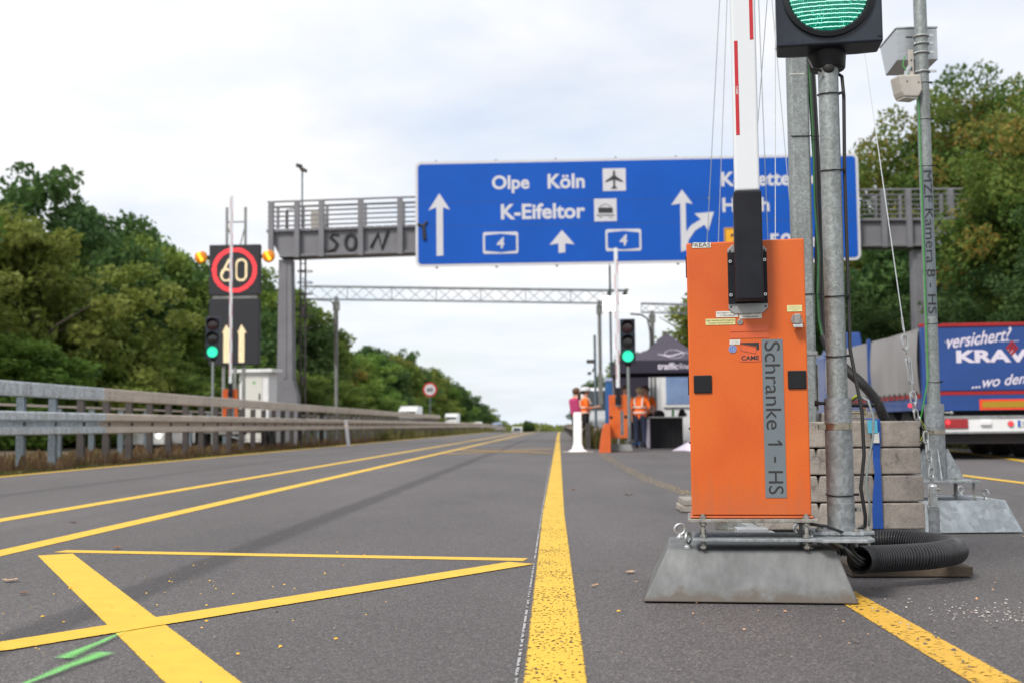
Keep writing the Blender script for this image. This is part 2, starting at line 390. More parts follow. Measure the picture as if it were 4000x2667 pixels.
# steel clad ballast with dirt creeping up from the bottom edge
m, nt, b = newmat('dirty zinc clad ballast')
L = nt.links.new
t = nd(nt, 'ShaderNodeTexCoord')
n = noise(nt, 5, 7, .6)
r = ramp(nt, n.outputs['Fac'], [(.3, (.100, .105, .106)), (.5, (.140, .148, .150)), (.72, (.185, .192, .195))])
stn = noise(nt, 14, 4, .6, stretch=(2, 2, .25))
sr = ramp(nt, stn.outputs['Fac'], [(.35, (.8, .8, .8)), (.68, (1.1, 1.1, 1.1))])
a = nd(nt, 'ShaderNodeMixRGB', blend_type='MULTIPLY'); a.inputs[0].default_value = .8; L(r.outputs[0], a.inputs[1]); L(sr.outputs[0], a.inputs[2])
sx = nd(nt, 'ShaderNodeSeparateXYZ'); L(t.outputs['Object'], sx.inputs[0])
dn = noise(nt, 9, 6, .65)
z1 = nd(nt, 'ShaderNodeMath', operation='MULTIPLY_ADD'); L(dn.outputs['Fac'], z1.inputs[0]); z1.inputs[1].default_value = -.16; L(sx.outputs['Z'], z1.inputs[2])
zr_ = nd(nt, 'ShaderNodeMapRange'); L(z1.outputs[0], zr_.inputs[0]); zr_.inputs[1].default_value = -.030; zr_.inputs[2].default_value = -.062; zr_.inputs[3].default_value = 0; zr_.inputs[4].default_value = .9
mx_ = nd(nt, 'ShaderNodeMixRGB'); L(zr_.outputs[0], mx_.inputs[0]); L(a.outputs[0], mx_.inputs[1]); mx_.inputs[2].default_value = (.085, .068, .055, 1)
L(mx_.outputs[0], b.inputs['Base Color']); b.inputs['Roughness'].default_value = .62; b.inputs['Metallic'].default_value = .25
bp = nd(nt, 'ShaderNodeBump'); bp.inputs['Strength'].default_value = .15; bp.inputs['Distance'].default_value = .003; L(dn.outputs['Fac'], bp.inputs['Height']); L(bp.outputs[0], b.inputs['Normal'])
M['ballast'] = m
M['ballast2'] = galv('clean zinc ballast', (.30, .34, .37), 26, 0, .55)

# LED signal lens with rows of bright facets
m, nt, b = newmat('green lit lens with facet rows')
L = nt.links.new
t = nd(nt, 'ShaderNodeTexCoord')
mp_ = nd(nt, 'ShaderNodeMapping'); L(t.outputs['Object'], mp_.inputs[0]); mp_.inputs['Scale'].default_value = (130, 1, 175)
vv = nd(nt, 'ShaderNodeTexVoronoi'); vv.inputs['Scale'].default_value = 1; vv.inputs['Randomness'].default_value = .35; L(mp_.outputs[0], vv.inputs['Vector'])
r1 = ramp(nt, vv.outputs['Distance'], [(.15, (1, 1, 1)), (.48, (0, 0, 0))])
wv = nd(nt, 'ShaderNodeTexWave', bands_direction='Z'); wv.inputs['Scale'].default_value = 19; wv.inputs['Distortion'].default_value = 1.2; wv.inputs['Detail'].default_value = 2; wv.inputs['Detail Scale'].default_value = 3
L(t.outputs['Object'], wv.inputs['Vector'])
r2 = ramp(nt, wv.outputs['Fac'], [(.80, (0, 0, 0)), (.95, (1, 1, 1))])
bn = noise(nt, 16, 3)
b2 = ramp(nt, bn.outputs['Fac'], [(.35, (.25, .25, .25)), (.65, (1, 1, 1))])
q1 = nd(nt, 'ShaderNodeMath', operation='MULTIPLY'); L(r1.outputs[0], q1.inputs[0]); L(b2.outputs[0], q1.inputs[1])
q2 = nd(nt, 'ShaderNodeMath', operation='MAXIMUM'); L(q1.outputs[0], q2.inputs[0]); L(r2.outputs[0], q2.inputs[1])
cr_ = ramp(nt, q2.outputs[0], [(0, (.0, .085, .05)), (.45, (.0, .34, .21)), (.8, (.12, .85, .58)), (1, (.65, 1, .88))])
L(cr_.outputs[0], b.inputs['Emission Color']); b.inputs['Emission Strength'].default_value = .95
b.inputs['Base Color'].default_value = (0, .05, .03, 1); b.inputs['Roughness'].default_value = .2
M['greenlens'] = m

def foliage(name, cols):
    m, nt, b = newmat(name)
    L = nt.links.new
    at = nd(nt, 'ShaderNodeAttribute', attribute_name='tint')
    r = ramp(nt, at.outputs['Fac'], [(i / (len(cols) - 1), c) for i, c in enumerate(cols)])
    oi = nd(nt, 'ShaderNodeObjectInfo')
    hs = nd(nt, 'ShaderNodeHueSaturation'); L(r.outputs[0], hs.inputs['Color'])
    mrr = nd(nt, 'ShaderNodeMapRange'); L(oi.outputs['Random'], mrr.inputs[0]); mrr.inputs[3].default_value = .85; mrr.inputs[4].default_value = 1.2; L(mrr.outputs[0], hs.inputs['Value'])
    mh = nd(nt, 'ShaderNodeMapRange'); L(oi.outputs['Random'], mh.inputs[0]); mh.inputs[3].default_value = .492; mh.inputs[4].default_value = .515; L(mh.outputs[0], hs.inputs['Hue'])
    L(hs.outputs[0], b.inputs['Base Color']); b.inputs['Roughness'].default_value = .6; b.inputs['Specular IOR Level'].default_value = .25
    tr = nd(nt, 'ShaderNodeBsdfTranslucent'); L(hs.outputs[0], tr.inputs['Color'])
    mix = nd(nt, 'ShaderNodeMixShader'); mix.inputs[0].default_value = .45
    L(b.outputs[0], mix.inputs[1]); L(tr.outputs[0], mix.inputs[2])
    L(mix.outputs[0], nt.nodes['Material Output'].inputs['Surface'])
    return m
M['leafA'] = foliage('green foliage', [(.065, .13, .026), (.14, .22, .040), (.22, .30, .060)])
M['leafB'] = foliage('dark green foliage', [(.036, .080, .028), (.070, .135, .038), (.11, .185, .050)])
M['leafC'] = foliage('olive foliage', [(.09, .14, .028), (.175, .235, .045), (.27, .31, .070)])
M['leafD'] = foliage('autumn foliage', [(.050, .095, .020), (.09, .15, .028), (.16, .19, .038), (.23, .14, .035)])
M['weeds'] = foliage('dry weeds', [(.13, .075, .045), (.22, .14, .08), (.20, .17, .06)])
M['grassy'] = foliage('verge grass', [(.08, .09, .03), (.20, .17, .07), (.12, .14, .03)])
M['earth'] = mat('dry verge soil', (.13, .10, .065), .95, 0, .4, 2.5, .6, 20)

# ------------------------------------------------------------------ builders
class MB:
    def __init__(s, T=None):
        s.v = []; s.f = []; s.sm = []; s.T = T or Matrix()
    def add(s, vs, fs, smooth=False, T=None):
        o = len(s.v); A = s.T @ T if T else s.T
        s.v += [tuple(A @ Vector(p)) for p in vs]
        s.f += [tuple(i + o for i in f) for f in fs]
        s.sm += [smooth] * len(fs)
        return s
    def box(s, c, d, rot=None):
        x, y, z = d[0] / 2, d[1] / 2, d[2] / 2
        vs = [(-x, -y, -z), (x, -y, -z), (x, y, -z), (-x, y, -z), (-x, -y, z), (x, -y, z), (x, y, z), (-x, y, z)]
        T = Matrix.Translation(c)
        if rot: T = T @ (Matrix.Rotation(rot[2], 4, 'Z') @ Matrix.Rotation(rot[1], 4, 'Y') @ Matrix.Rotation(rot[0], 4, 'X'))
        return s.add(vs, [(0, 3, 2, 1), (4, 5, 6, 7), (0, 1, 5, 4), (1, 2, 6, 5), (2, 3, 7, 6), (3, 0, 4, 7)], False, T)
    def bb(s, x0, x1, y0, y1, z0, z1):
        return s.box(((x0 + x1) / 2, (y0 + y1) / 2, (z0 + z1) / 2), (abs(x1 - x0), abs(y1 - y0), abs(z1 - z0)))
    def tube(s, pts, r, n=10, cap=True, close=False):
        pts = [Vector(p) for p in pts]
        rs = r if isinstance(r, (list, tuple)) else [r] * len(pts)
        vs = []; fs = []; N = len(pts)
        d0 = (pts[1] - pts[0]).normalized()
        up = Vector((0, 0, 1)) if abs(d0.z) < .9 else Vector((0, 1, 0))
        u = d0.cross(up).normalized()
        for i, p in enumerate(pts):
            a = pts[(i - 1) % N] if (i or close) else pts[0]
            c = pts[(i + 1) % N] if (i < N - 1 or close) else pts[-1]
            d = (c - a).normalized()
            u = (u - d * u.dot(d)).normalized()
            w = d.cross(u)
            for k in range(n):
                t_ = 2 * math.pi * k / n
                vs.append(p + (u * math.cos(t_) + w * math.sin(t_)) * rs[i])
        for i in range(N if close else N - 1):
            j = (i + 1) % N
            for k in range(n):
                k2 = (k + 1) % n
                fs.append((i * n + k, i * n + k2, j * n + k2, j * n + k))
        s.add(vs, fs, True)
        if cap and not close:
            s.add(vs[:n], [tuple(range(n))[::-1]]); s.add(vs[-n:], [tuple(range(n))])
        return s
    def cyl(s, p0, p1, r, n=16, r1=None, cap=True):
        return s.tube([p0, p1], [r, r if r1 is None else r1], n, cap)
    def lathe(s, prof, n=24, T=None, a0=0, a1=2 * math.pi):
        full = abs(a1 - a0 - 2 * math.pi) < 1e-6
        m_ = n if full else n + 1
        vs = []; fs = []
        for r_, z_ in prof:
            for k in range(m_):
                t_ = a0 + (a1 - a0) * k / n
                vs.append((r_ * math.cos(t_), r_ * math.sin(t_), z_))
        for i in range(len(prof) - 1):
            for k in range(n):
                k2 = (k + 1) % m_
                fs.append((i * m_ + k, i * m_ + k2, (i + 1) * m_ + k2, (i + 1) * m_ + k))
        return s.add(vs, fs, True, T)
    def prism(s, poly, h, T=None):
        n = len(poly)
        vs = [(x, y, 0) for x, y in poly] + [(x, y, h) for x, y in poly]
        fs = [tuple(range(n))[::-1], tuple(range(n, 2 * n))] + [(i, (i + 1) % n, n + (i + 1) % n, n + i) for i in range(n)]
        return s.add(vs, fs, False, T)
    def ring(s, c, R_, r, axis='Y', n=24, m_=8):
        pts = []
        for k in range(n):
            a_ = 2 * math.pi * k / n
            x, y = R_ * math.cos(a_), R_ * math.sin(a_)
            p = {'Y': (x, 0, y), 'Z': (x, y, 0), 'X': (0, x, y)}[axis]
            pts.append(Vector(c) + Vector(p))
        return s.tube(pts, r, m_, close=True)
    def sphere(s, c, r, n=12, sc=(1, 1, 1)):
        prof = [(max(1e-4, r * math.sin(math.pi * i / n)), -r * math.cos(math.pi * i / n)) for i in range(n + 1)]
        return s.lathe(prof, n * 2, Matrix.Translation(c) @ Matrix.Diagonal((sc[0], sc[1], sc[2], 1)))
    def build(s, name, m, parent=None, bevel=0, seg=2):
        me = bpy.data.meshes.new(name)
        me.from_pydata(s.v, [], s.f)
        me.polygons.foreach_set('use_smooth', s.sm)
        me.materials.append(m)
        me.update()
        if any(s.sm):
            me.set_sharp_from_angle(angle=R(42))
        o = bpy.data.objects.new(name, me)
        COL.objects.link(o)
        o.parent = parent
        if bevel:
            bv = o.modifiers.new('bevel', 'BEVEL'); bv.width = bevel; bv.segments = seg; bv.limit_method = 'ANGLE'; bv.angle_limit = R(40)
        return o
def tag(o, label=None, cat=None, group=None, kind=None):
    for k, v in (('label', label), ('category', cat), ('group', group), ('kind', kind)):
        if v: o[k] = v
    return o
def thing(name, label, cat, loc=(0, 0, 0), rz=0, group=None):
    o = bpy.data.objects.new(name, None)
    o.empty_display_size = .2
    COL.objects.link(o)
    o.location = loc; o.rotation_euler = (0, 0, rz)
    return tag(o, label, cat, group)
def setrand(o):
    return o
def textmesh(name, s, mt, parent, box, y, rot=0, bold=0.0, shear=0.0, depth=.0006, T=None, keep=False):
    """lettering standing on a plane that faces -Y; box = x0,x1,z0,z1 it is fitted to"""
    cu = bpy.data.curves.new(name, 'FONT')
    cu.body = s; cu.size = 1; cu.offset = bold; cu.shear = shear; cu.resolution_u = 4; cu.align_x = 'LEFT'
    ob = bpy.data.objects.new(name, cu)
    me0 = bpy.data.meshes.new_from_object(ob)
    co = np.array([v.co[:] for v in me0.vertices])[:, :2]
    fs = [tuple(p.vertices) for p in me0.polygons]
    bpy.data.objects.remove(ob); bpy.data.meshes.remove(me0)
    if rot == -90:
        co = np.stack([co[:, 1], -co[:, 0]], 1)
    elif rot == 90:
        co = np.stack([-co[:, 1], co[:, 0]], 1)
    mn, mxx = co.min(0), co.max(0)
    sx_ = (box[1] - box[0]) / (mxx[0] - mn[0]); sz_ = (box[3] - box[2]) / (mxx[1] - mn[1])
    if keep: sx_ = sz_ = min(sx_, sz_)
    vs = [(box[0] + (p[0] - mn[0]) * sx_, y, box[2] + (p[1] - mn[1]) * sz_) for p in co]
    if T: vs = [tuple(T @ Vector(p)) for p in vs]
    me = bpy.data.meshes.new(name)
    me.from_pydata(vs, [], fs); me.materials.append(mt)
    o = bpy.data.objects.new(name, me); COL.objects.link(o); o.parent = parent
    if depth > .001:
        sd = o.modifiers.new('s', 'SOLIDIFY'); sd.thickness = depth; sd.offset = 0
    return o
def grid(name, x0, x1, ys, zf, m_, kind='structure', xs=2, uvw=None):
    X = np.linspace(x0, x1, xs)
    vs = [(float(x), float(y_), float(zf(x, y_))) for y_ in ys for x in X]
    fs = [(j * xs + i, j * xs + i + 1, (j + 1) * xs + i + 1, (j + 1) * xs + i) for j in range(len(ys) - 1) for i in range(xs - 1)]
    me = bpy.data.meshes.new(name); me.from_pydata(vs, [], fs); me.materials.append(m_)
    me.polygons.foreach_set('use_smooth', [True] * len(fs))
    o = bpy.data.objects.new(name, me); COL.objects.link(o); tag(o, kind=kind)
    return o

# ------------------------------------------------------------------ terrain profile along the road
def zr(y):
    if y < 120: return 0.0
    if y < 200: return -.0001 * (y - 120) ** 2
    if y < 420: return -.64 - .016 * (y - 200)
    return -4.16
YS = [-30, -5, 1, 3, 6, 10, 20, 40, 70, 100, 120] + list(range(126, 201, 6)) + [240, 300, 360, 420, 700, 1500, 4000]
grid('ground', -1500, 1500, YS, lambda x, y: zr(y) - .03 - (.30 if -22.6 < x < -12.4 else 0) + (0.55 * max(0, min(1, (abs(x) - 23) / 10)) if y < 150 else 0), M['earth'], xs=241)
grid('road', -8.55, 3.35, YS[:-3], lambda x, y: zr(y), M['asphalt'], xs=9)
# lay-by surface to the right
grid('layby_pavement', 3.35, 9.9, [-30, 0, 5, 10, 20, 40, 70], lambda x, y: zr(y) - .002, M['asphalt2'], xs=5)
grid('opposite_road', -21.5, -13.2, YS[:-3], lambda x, y: zr(y) - .27, M['asphalt2'], xs=5)

def strip(name, pts, w, z, m_, label=None):
    """painted band along pts (x,y); own sheet a few mm above the asphalt"""
    P = [Vector((p[0], p[1])) for p in pts]
    Q = [P[0]]
    for a_, b_ in zip(P, P[1:]):
        n_ = max(1, min(40, int((b_ - a_).length / 4)))
        Q += [a_.lerp(b_, k / n_) for k in range(1, n_ + 1)]
    vs = []; uvs = []; l = 0
    for i, p in enumerate(Q):
        d = (Q[min(i + 1, len(Q) - 1)] - Q[max(i - 1, 0)]).normalized()
        nrm = Vector((-d.y, d.x))
        ww = w if not isinstance(w, (list, tuple)) else w[0] + (w[1] - w[0]) * i / (len(Q) - 1)
        if i: l += (p - Q[i - 1]).length
        for sgn, u_ in ((1, 0), (-1, 1)):
            q = p + nrm * sgn * ww / 2
            vs.append((q.x, q.y, zr(q.y) + z)); uvs.append((u_, l))
    fs = [(2 * i, 2 * i + 1, 2 * i + 3, 2 * i + 2) for i in range(len(Q) - 1)]
    me = bpy.data.meshes.new(name); me.from_pydata(vs, [], fs); me.materials.append(m_)
    uvl = me.uv_layers.new(name='UVMap')
    for p in me.polygons:
        for li in p.loop_indices:
            uvl.data[li].uv = uvs[me.loops[li].vertex_index]
    o = bpy.data.objects.new(name, me); COL.objects.link(o); tag(o, kind='structure')
    return o
strip('lane_marking', [(-.012, 1.2), (-.03, 3.2), (-.085, 9.44), (-.34, 80), (-.5, 200)], .178, .0025, M['pyelw'])
strip('lane_marking', [(-3.15, .5), (-3.15, 230)], .17, .0025, M['pyel'])
strip('lane_marking', [(-4.31, .5), (-4.31, 230)], .17, .0025, M['pyel'])
strip('edge_marking', [(-8.40, .5), (-8.40, 230)], .17, .0025, M['pyel'])
strip('marking_cross', [(-2.80, 6.52), (-.75, 2.82)], .19, .002, M['pyel'])
strip('marking_cross', [(-2.2, 3.38), (-1.784, 3.753), (-.215, 5.975)], .17, .0042, M['pyel'])
strip('marking_cross', [(-2.85, 6.70), (-.20, 6.14)], .13, .002, M['pyel'])
strip('marking_cross_far', [(-2.95, 29.6), (-.33, 34.1)], .24, .008, M['pyelx'])
strip('marking_cross_far', [(-2.95, 34.0), (-.3, 29.2)], .24, .012, M['pyelx'])
strip('marking_cross_far', [(-2.95, 34.4), (-.33, 34.4)], .2, .016, M['pyelx'])
strip('chalk_line', [(-.10, 1.5), (-.135, 3.2), (-.175, 9.4), (-.26, 24)], .010, .004, M['pwhite'])
strip('layby_marking', [(1.13, 1.2), (1.115, 3.2), (1.10, 5.0)], .135, .0025, M['pyelx'])
strip('faded_marking', [(1.35, 9.6), (1.05, 14.5), (.92, 20), (.9, 29)], .22, .004, M['pyelfaint'])
strip('layby_marking', [(4.98, 4), (4.99, 15.3), (5.0, 24)], .14, .004, M['pyel'])
strip('layby_marking', [(6.6, 14), (7.71, 20.5), (8.40, 24.6), (9.2, 30)], .16, .004, M['pyel'])
strip('green_spray_mark', [(-1.470, 4.03), (-1.476, 3.80), (-1.486, 3.53)], [.005, .085], .010, M['spray'])
strip('green_spray_mark', [(-1.395, 3.62), (-1.425, 3.40), (-1.44, 3.2), (-1.455, 2.85)], [.095, .006], .0105, M['spray'])

# ------------------------------------------------------------------ text fitted helpers, cabinet barrier
def make_weight(loc, rz, label, mt, group):
    t = thing('ballast_weight', label, 'ballast base', loc, rz, group)
    b = MB()
    X, Y, i, zt = .40, .36, .095, .195
    vs = [(-X, -Y, 0.006), (X, -Y, 0.006), (X, Y, 0.006), (-X, Y, 0.006), (-X + i, -Y + i, zt), (X - i * .7, -Y + i, zt), (X - i * .7, Y - i, zt), (-X + i, Y - i, zt)]
    b.add(vs, [(0, 3, 2, 1), (4, 5, 6, 7), (0, 1, 5, 4), (1, 2, 6, 5), (2, 3, 7, 6), (3, 0, 4, 7)])
    b.build('body', mt, t, .006, 3)
    for ex, ey, rr in ((-.225, -.215, 1.15), (-.26, .19, .15), (.24, .23, .4), (.24, -.2, 2.0)):
        e = MB(Matrix.Translation((ex, ey, zt)) @ Matrix.Rotation(rr, 4, 'Z'))
        e.ring((0, 0, .038), .0215, .0062, 'Y', 20, 8)
        e.lathe([(.0, 0), (.017, 0), (.017, .005), (.010, .012), (.008, .018), (.0, .018)], 14)
        e.build('eye_bolt', M['zinc'], t)
    return t

def hexnut(b, p, r=.012, h=.01, axis='Z'):
    T = Matrix.Translation(p)
    if axis == 'Y': T = T @ Matrix.Rotation(R(90), 4, 'X')
    b.prism([(r * math.cos(k * math.pi / 3), r * math.sin(k * math.pi / 3)) for k in range(6)], h, T)

def make_barrier(loc, rz, label, zc=.315, armlen=3.5, detail=True, stripe=True, group='orange barrier gates'):
    """root on the ground below the middle of the cabinet front; local x right, y into the cabinet"""
    t = thing('barrier_gate', label, 'barrier gate', loc, rz, group)
    w, d, h = .455, .27, 1.082
    X0 = -w / 2
    b = MB()
    b.bb(X0 + .003, -X0 - .003, .022, d, zc, zc + h - .008)
    b.build('cabinet', M['orange'], t, .008, 3)
    b = MB()
    zt = zc + h
    b.add([(X0, 0, zc + .01), (-X0, 0, zc + .01), (-X0, .02, zc + .01), (X0, .02, zc + .01), (X0, 0, zt - .006), (-X0, 0, zt), (-X0, .02, zt), (X0, .02, zt - .006)],
          [(0, 3, 2, 1), (4, 5, 6, 7), (0, 1, 5, 4), (1, 2, 6, 5), (2, 3, 7, 6), (3, 0, 4, 7)])
    b.build('door', M['orange'], t, .006, 3)
    b = MB(); b.bb(X0 - .004, -X0 + .006, -.006, d + .01, zc, zc + .008); b.build('door_lip', M['orange'], t, .002)
    def P(dx, dz): return X0 + dx, zt - dz
    y0 = -.0012
    def card(name, x0, x1, z0, z1, m_, y=y0, th=.001, bev=0):
        a0, q0 = P(x0, z0); a1, q1 = P(x1, z1)
        b = MB(); b.bb(a0, a1, y - th, y, q1, q0)
        return b.build(name, m_, t, bev)
    def words(sx, x0, x1, z0, z1, m_=None, rot=0, bold=0, y=None, par=None):
        a0, q0 = P(x0, z0); a1, q1 = P(x1, z1)
        return textmesh('lettering', sx, m_ or M['ink'], par or t, (a0, a1, q1, q0), (y0 - .0016) if y is None else y, rot, bold)
    card('name_strip', .283, .363, .392, 1.004, M['stripgrey'])
    words('Schranke', .293, .352, .402, .742, rot=-90)
    words('HS', .296, .352, .901, .990, rot=-90)
    a0, q0 = P(.298, .776); a1, q1 = P(.352, .806); hh_ = a1 - a0
    b = MB(); b.prism([(a0, q0 - .019), (a1 - .012, q0 - .019), (a1 - .019, q0 - .0085), (a1 - .014, q0 - .006), (a1, q0 - .019), (a1, q0 - .026), (a0, q0 - .026)][::-1], .0006, Matrix.Rotation(R(90), 4, 'X') @ Matrix.Translation((0, 0, .0028)))
    b.build('lettering', M['ink'], t)
    b = MB(); xm_ = P(.319, 0)[0]; b.bb(xm_, xm_ + .007, -.0030, -.0024, zt - .868, zt - .846); b.build('lettering', M['ink'], t)
    for x0, x1, z0, z1 in ((.018, .088, .527, .597), (.379, .449, .515, .586)):
        o = card('cover_cap', x0, x1, z0, z1, M['blackpl'], y0, .006, .005)
    for s_, za, zb in ((-1, .05, .125), (-1, .53, .60), (1, .045, .115), (1, .52, .59)):
        b = MB(); xx = s_ * (w / 2 + .001); b.bb(xx - .003, xx + .003, .05, .16, zt - zb, zt - za)
        b.build('side_cap', M['blackpl'], t, .002)
    # arm carrier
    b = MB(); a0, q0 = P(.159, .019); a1, q1 = P(.310, .290); c = .02
    b.prism([(a0 + c, q1), (a1 - c, q1), (a1, q1 + c), (a1, q0 - c), (a1 - c, q0), (a0 + c, q0), (a0, q0 - c), (a0, q1 + c)], .006, Matrix.Rotation(R(90), 4, 'X') @ Matrix.Translation((0, 0, .002)))
    b.build('mounting_plate', M['steelplate'], t, .001)
    b = MB(); a0, _ = P(.159, 0); a1, _ = P(.310, 0); b.bb(a0, a1, -.016, -.0085, zt - .252, zt - .049)
    b.build('clamp_plate', M['black'], t, .0015)
    ac = P(.2375, 0)[0]
    b = MB(); b.bb(ac - .053, ac + .053, -.105, -.0165, zt - .246, zt + .175)
    b.build('arm_sleeve', M['black'], t, .006, 3)
    b = MB(); b.bb(ac - .0475, ac + .0475, -.100, -.024, zt + .1755, zt + armlen); b.build('arm', M['white'], t, .010, 3)
    # red foil strips on the arm face
    if stripe:
        L_ = 0.372
        zz = zt + .175 + .22; side = -1
        while zz + L_ < zt + armlen:
            b = MB(); xc = ac + side * .0305; b.bb(xc - .0068, xc + .0068, -.1012, -.1002, zz, zz + L_)
            o = b.build('red_strip', M['red'], t)
            if detail and side < 0:
                textmesh('strip_lettering', 'CAME', M['sticker'], t, (xc - .004, xc + .004, zz + .16, zz + .192), -.1016, -90, .02)
            zz += L_ + .002; side *= -1
    b = MB()
    for bx, bz in ((.169, .086), (.169, .218), (.301, .218), (.301, .083)):
        x_, z_ = P(bx, bz)
        b = MB(); b.cyl((x_, -.0155, z_), (x_, -.023, z_), .0062, 18)
        b.build('cap_screw', M['zinc'], t, .0008)
        b = MB(); b.cyl((x_, -.0162, z_), (x_, -.0236, z_), .0030, 6); b.build('screw_socket', M['blackpl'], t)
    for bx, bz in ((.169, .044), (.301, .044), (.169, .264), (.301, .264)):
        x_, z_ = P(bx, bz); b = MB(); b.cyl((x_, -.006, z_), (x_, -.0088, z_), .0042, 14); b.build('plate_hole', M['ink'], t)
    if detail:
        # torn label
        a0, q0 = P(.019, .003); a1, q1 = P(.096, .026)
        pts = [(0, .35), (.02, .12), (.10, .0), (1, 0), (1, .92), (.9, .85), (.8, 1), (.74, .86), (.3, .92), (.24, 1), (.08, .9), (.04, .7)]
        b = MB(); b.prism([(a0 + p[0] * (a1 - a0), q1 + p[1] * (q0 - q1)) for p in pts], .0008, Matrix.Rotation(R(90), 4, 'X') @ Matrix.Translation((0, 0, .0012)))
        b.build('torn_label', M['sticker'], t)
        words('FREAS', .020, .093, .0075, .0225)
        o = card('label', .110, .196, .279, .303, M['sticker']); words('Verriegeln / Auto', .1125, .185, .283, .290); words('\u2190 links drehen', .127, .182, .292, .2985)
        o = card('label', .200, .286, .285, .310, M['sticker']); words('Entriegeln / Hand', .211, .276, .289, .296); words('\u2192 rechts drehen', .213, .273, .299, .3055)
        o = card('label', .069, .184, .308, .332, M['stickery']); words('Nach bet\u00e4tigung Entriegelung', .072, .181, .311, .319); words('Testsperrung durchf\u00fchren!', .078, .176, .321, .329)
        o = card('label', .383, .440, .262, .287, M['stickery'])
        words('vor Wartungsarbeiten', .390, .432, .2665, .270, M['cablegrey']); words('unten liegenden Hauptschalter', .386, .437, .2735, .277, M['cablegrey']); words('bet\u00e4tigen!', .402, .425, .280, .2835, M['cablegrey'])
        o = card('label', .160, .201, .391, .410, M['sticker'])
        for k in range(4): words('CAME Cancelli S.p.A.' if k == 1 else 'Typ G4040 Nr', .165, .196, .3935 + k * .004, .3955 + k * .004, M['cablegrey'])
        x_, z_ = P(.171, .427); b = MB(); b.cyl((x_, -.0012, z_), (x_, -.0022, z_), .0155, 28); b.build('round_label', M['bluest'], t)
        b = MB(); b.ring((x_, -.0024, z_), .0105, .0006, 'Y', 28, 5); b.ring((x_, -.0024, z_), .0142, .0006, 'Y', 28, 5); b.build('round_label_rings', M['sticker'], t)
        textmesh('lettering', 'CE', M['sticker'], t, (x_ - .006, x_ + .006, z_ - .005, z_ + .005), -.0027)
        m_ = mat('faded orange film', (.60, .105, .03), .3, 0, .05, 10)
        card('maker_label', .199, .279, .402, .477, m_); card('film_patch', .163, .312, .336, .360, m_); card('film_patch', .160, .312, .364, .386, m_)
        words('CAME', .204, .272, .454, .4715, bold=.03)
        a = lambda u_, v_: P(.199 + u_ * .08, .402 + v_ * .075)
        b = MB(); b.prism([a(.04, .06), a(.04, .02), a(.92, .02), a(.92, .40), a(.80, .40), a(.80, .22)][::-1], .0005, Matrix.Rotation(R(90), 4, 'X') @ Matrix.Translation((0, 0, .0026)))
        b.build('maker_mark', M['ink'], t)
        b = MB(); q = [a(.04, .09), a(.78, .26), a(.76, .60), a(.06, .44)]
        b.tube([(p[0], -.003, p[1]) for p in q], .0007, 6, close=True); b.build('maker_mark', M['ink'], t)
        # lock
        x_, z_ = P(.202, .3235); b = MB(); b.lathe([(.0115, 0), (.0115, .003), (.009, .0045), (.0085, .003), (.0, .003)], 28, Matrix.Translation((x_, -.001, z_)) @ Matrix.Rotation(R(90), 4, 'X'))
        b.build('lock', M['greyplug'], t)
        b = MB(); b.bb(x_ - .0013, x_ + .0013, -.0045, -.004, z_ - .005, z_ + .004); b.build('keyhole', M['ink'], t)
        # plug connector
        x_, z_ = P(.418, .318)
        b = MB(); b.bb(x_ - .012, x_ + .014, -.038, -.002, z_ - .020, z_ + .020); b.build('connector_housing', M['greyplug'], t, .005, 3)
        b = MB(); b.prism([(x_ - .022, z_ - .004), (x_ - .014, z_ - .018), (x_ + .018, z_ - .018), (x_ + .018, z_ + .016), (x_ - .014, z_ + .018), (x_ - .020, z_ + .006)], .006, Matrix.Rotation(R(90), 4, 'X') @ Matrix.Translation((0, 0, .0015)))
        b.build('connector_flange', M['greyplug'], t, .001)
        b = MB(); b.bb(x_ - .016, x_ + .020, -.042, -.012, z_ - .034, z_ - .022); b.bb(x_ + .0155, x_ + .0185, -.034, -.014, z_ - .03, z_); b.build('connector_latch', M['zinc'], t, .002)
        b = MB(); b.tube([(x_ + .006, -.039, z_ - .02), (x_ + .006, -.04, z_ - .002)], .0008, 5); b.build('connector_ribs', M['greyplug'], t)
        for dz in (.735, .79):
            b = MB(); b.sphere((X0 - .001, .06, zt - dz), .005, 8); b.build('rivet', M['chassis'], t)
    return t

# ---- the hero group, all standing on one ballast base turned 6 degrees
RZ = R(-6.0)
def loc6(x, y, cx=.73, cy=4.97):       # point given in the base's own frame -> world xy
    return (cx + x * math.cos(RZ) - y * math.sin(RZ), cy + x * math.sin(RZ) + y * math.cos(RZ))
make_weight((.73, 4.95, 0), RZ, 'dirty grey ballast base under the nearest orange barrier', M['ballast'], 'steel ballast bases')
bx, by = .722, 4.690
make_barrier((bx, by, 0), RZ, 'large orange barrier cabinet lettered Schranke 1 - HS with upright white arm')
# mounting frame: two plates, threaded rods
fr = thing('mounting_frame', 'bolted steel plates between the ballast base and the nearest barrier cabinet', 'mounting frame', (bx, by, 0), RZ)
b = MB(); b.bb(-.243, .248, -.035, .30, .300, .313); b.build('upper_plate', M['galvrust'], fr, .002)
b = MB(); b.prism([(-.225, -.045), (.235, -.045), (.26, -.075), (.425, -.075), (.455, -.03), (.455, .20), (.235, .24), (-.225, .24)], .012, Matrix.Translation((0, 0, .228))); b.build('lower_plate', M['galv'], fr, .002)
for px_, py_ in ((-.185, -.018), (.205, -.018), (-.185, .22), (.205, .22)):
    b = MB(); b.cyl((px_, py_, .197), (px_, py_, .332), .0075, 12); b.build('threaded_rod', M['galvrust'], fr)
    for zz in (.2005, .241, .2885, .3135):
        b = MB(); hexnut(b, (px_, py_, zz), .0135, .011); b.build('nut', M['galvrust'], fr, .001)
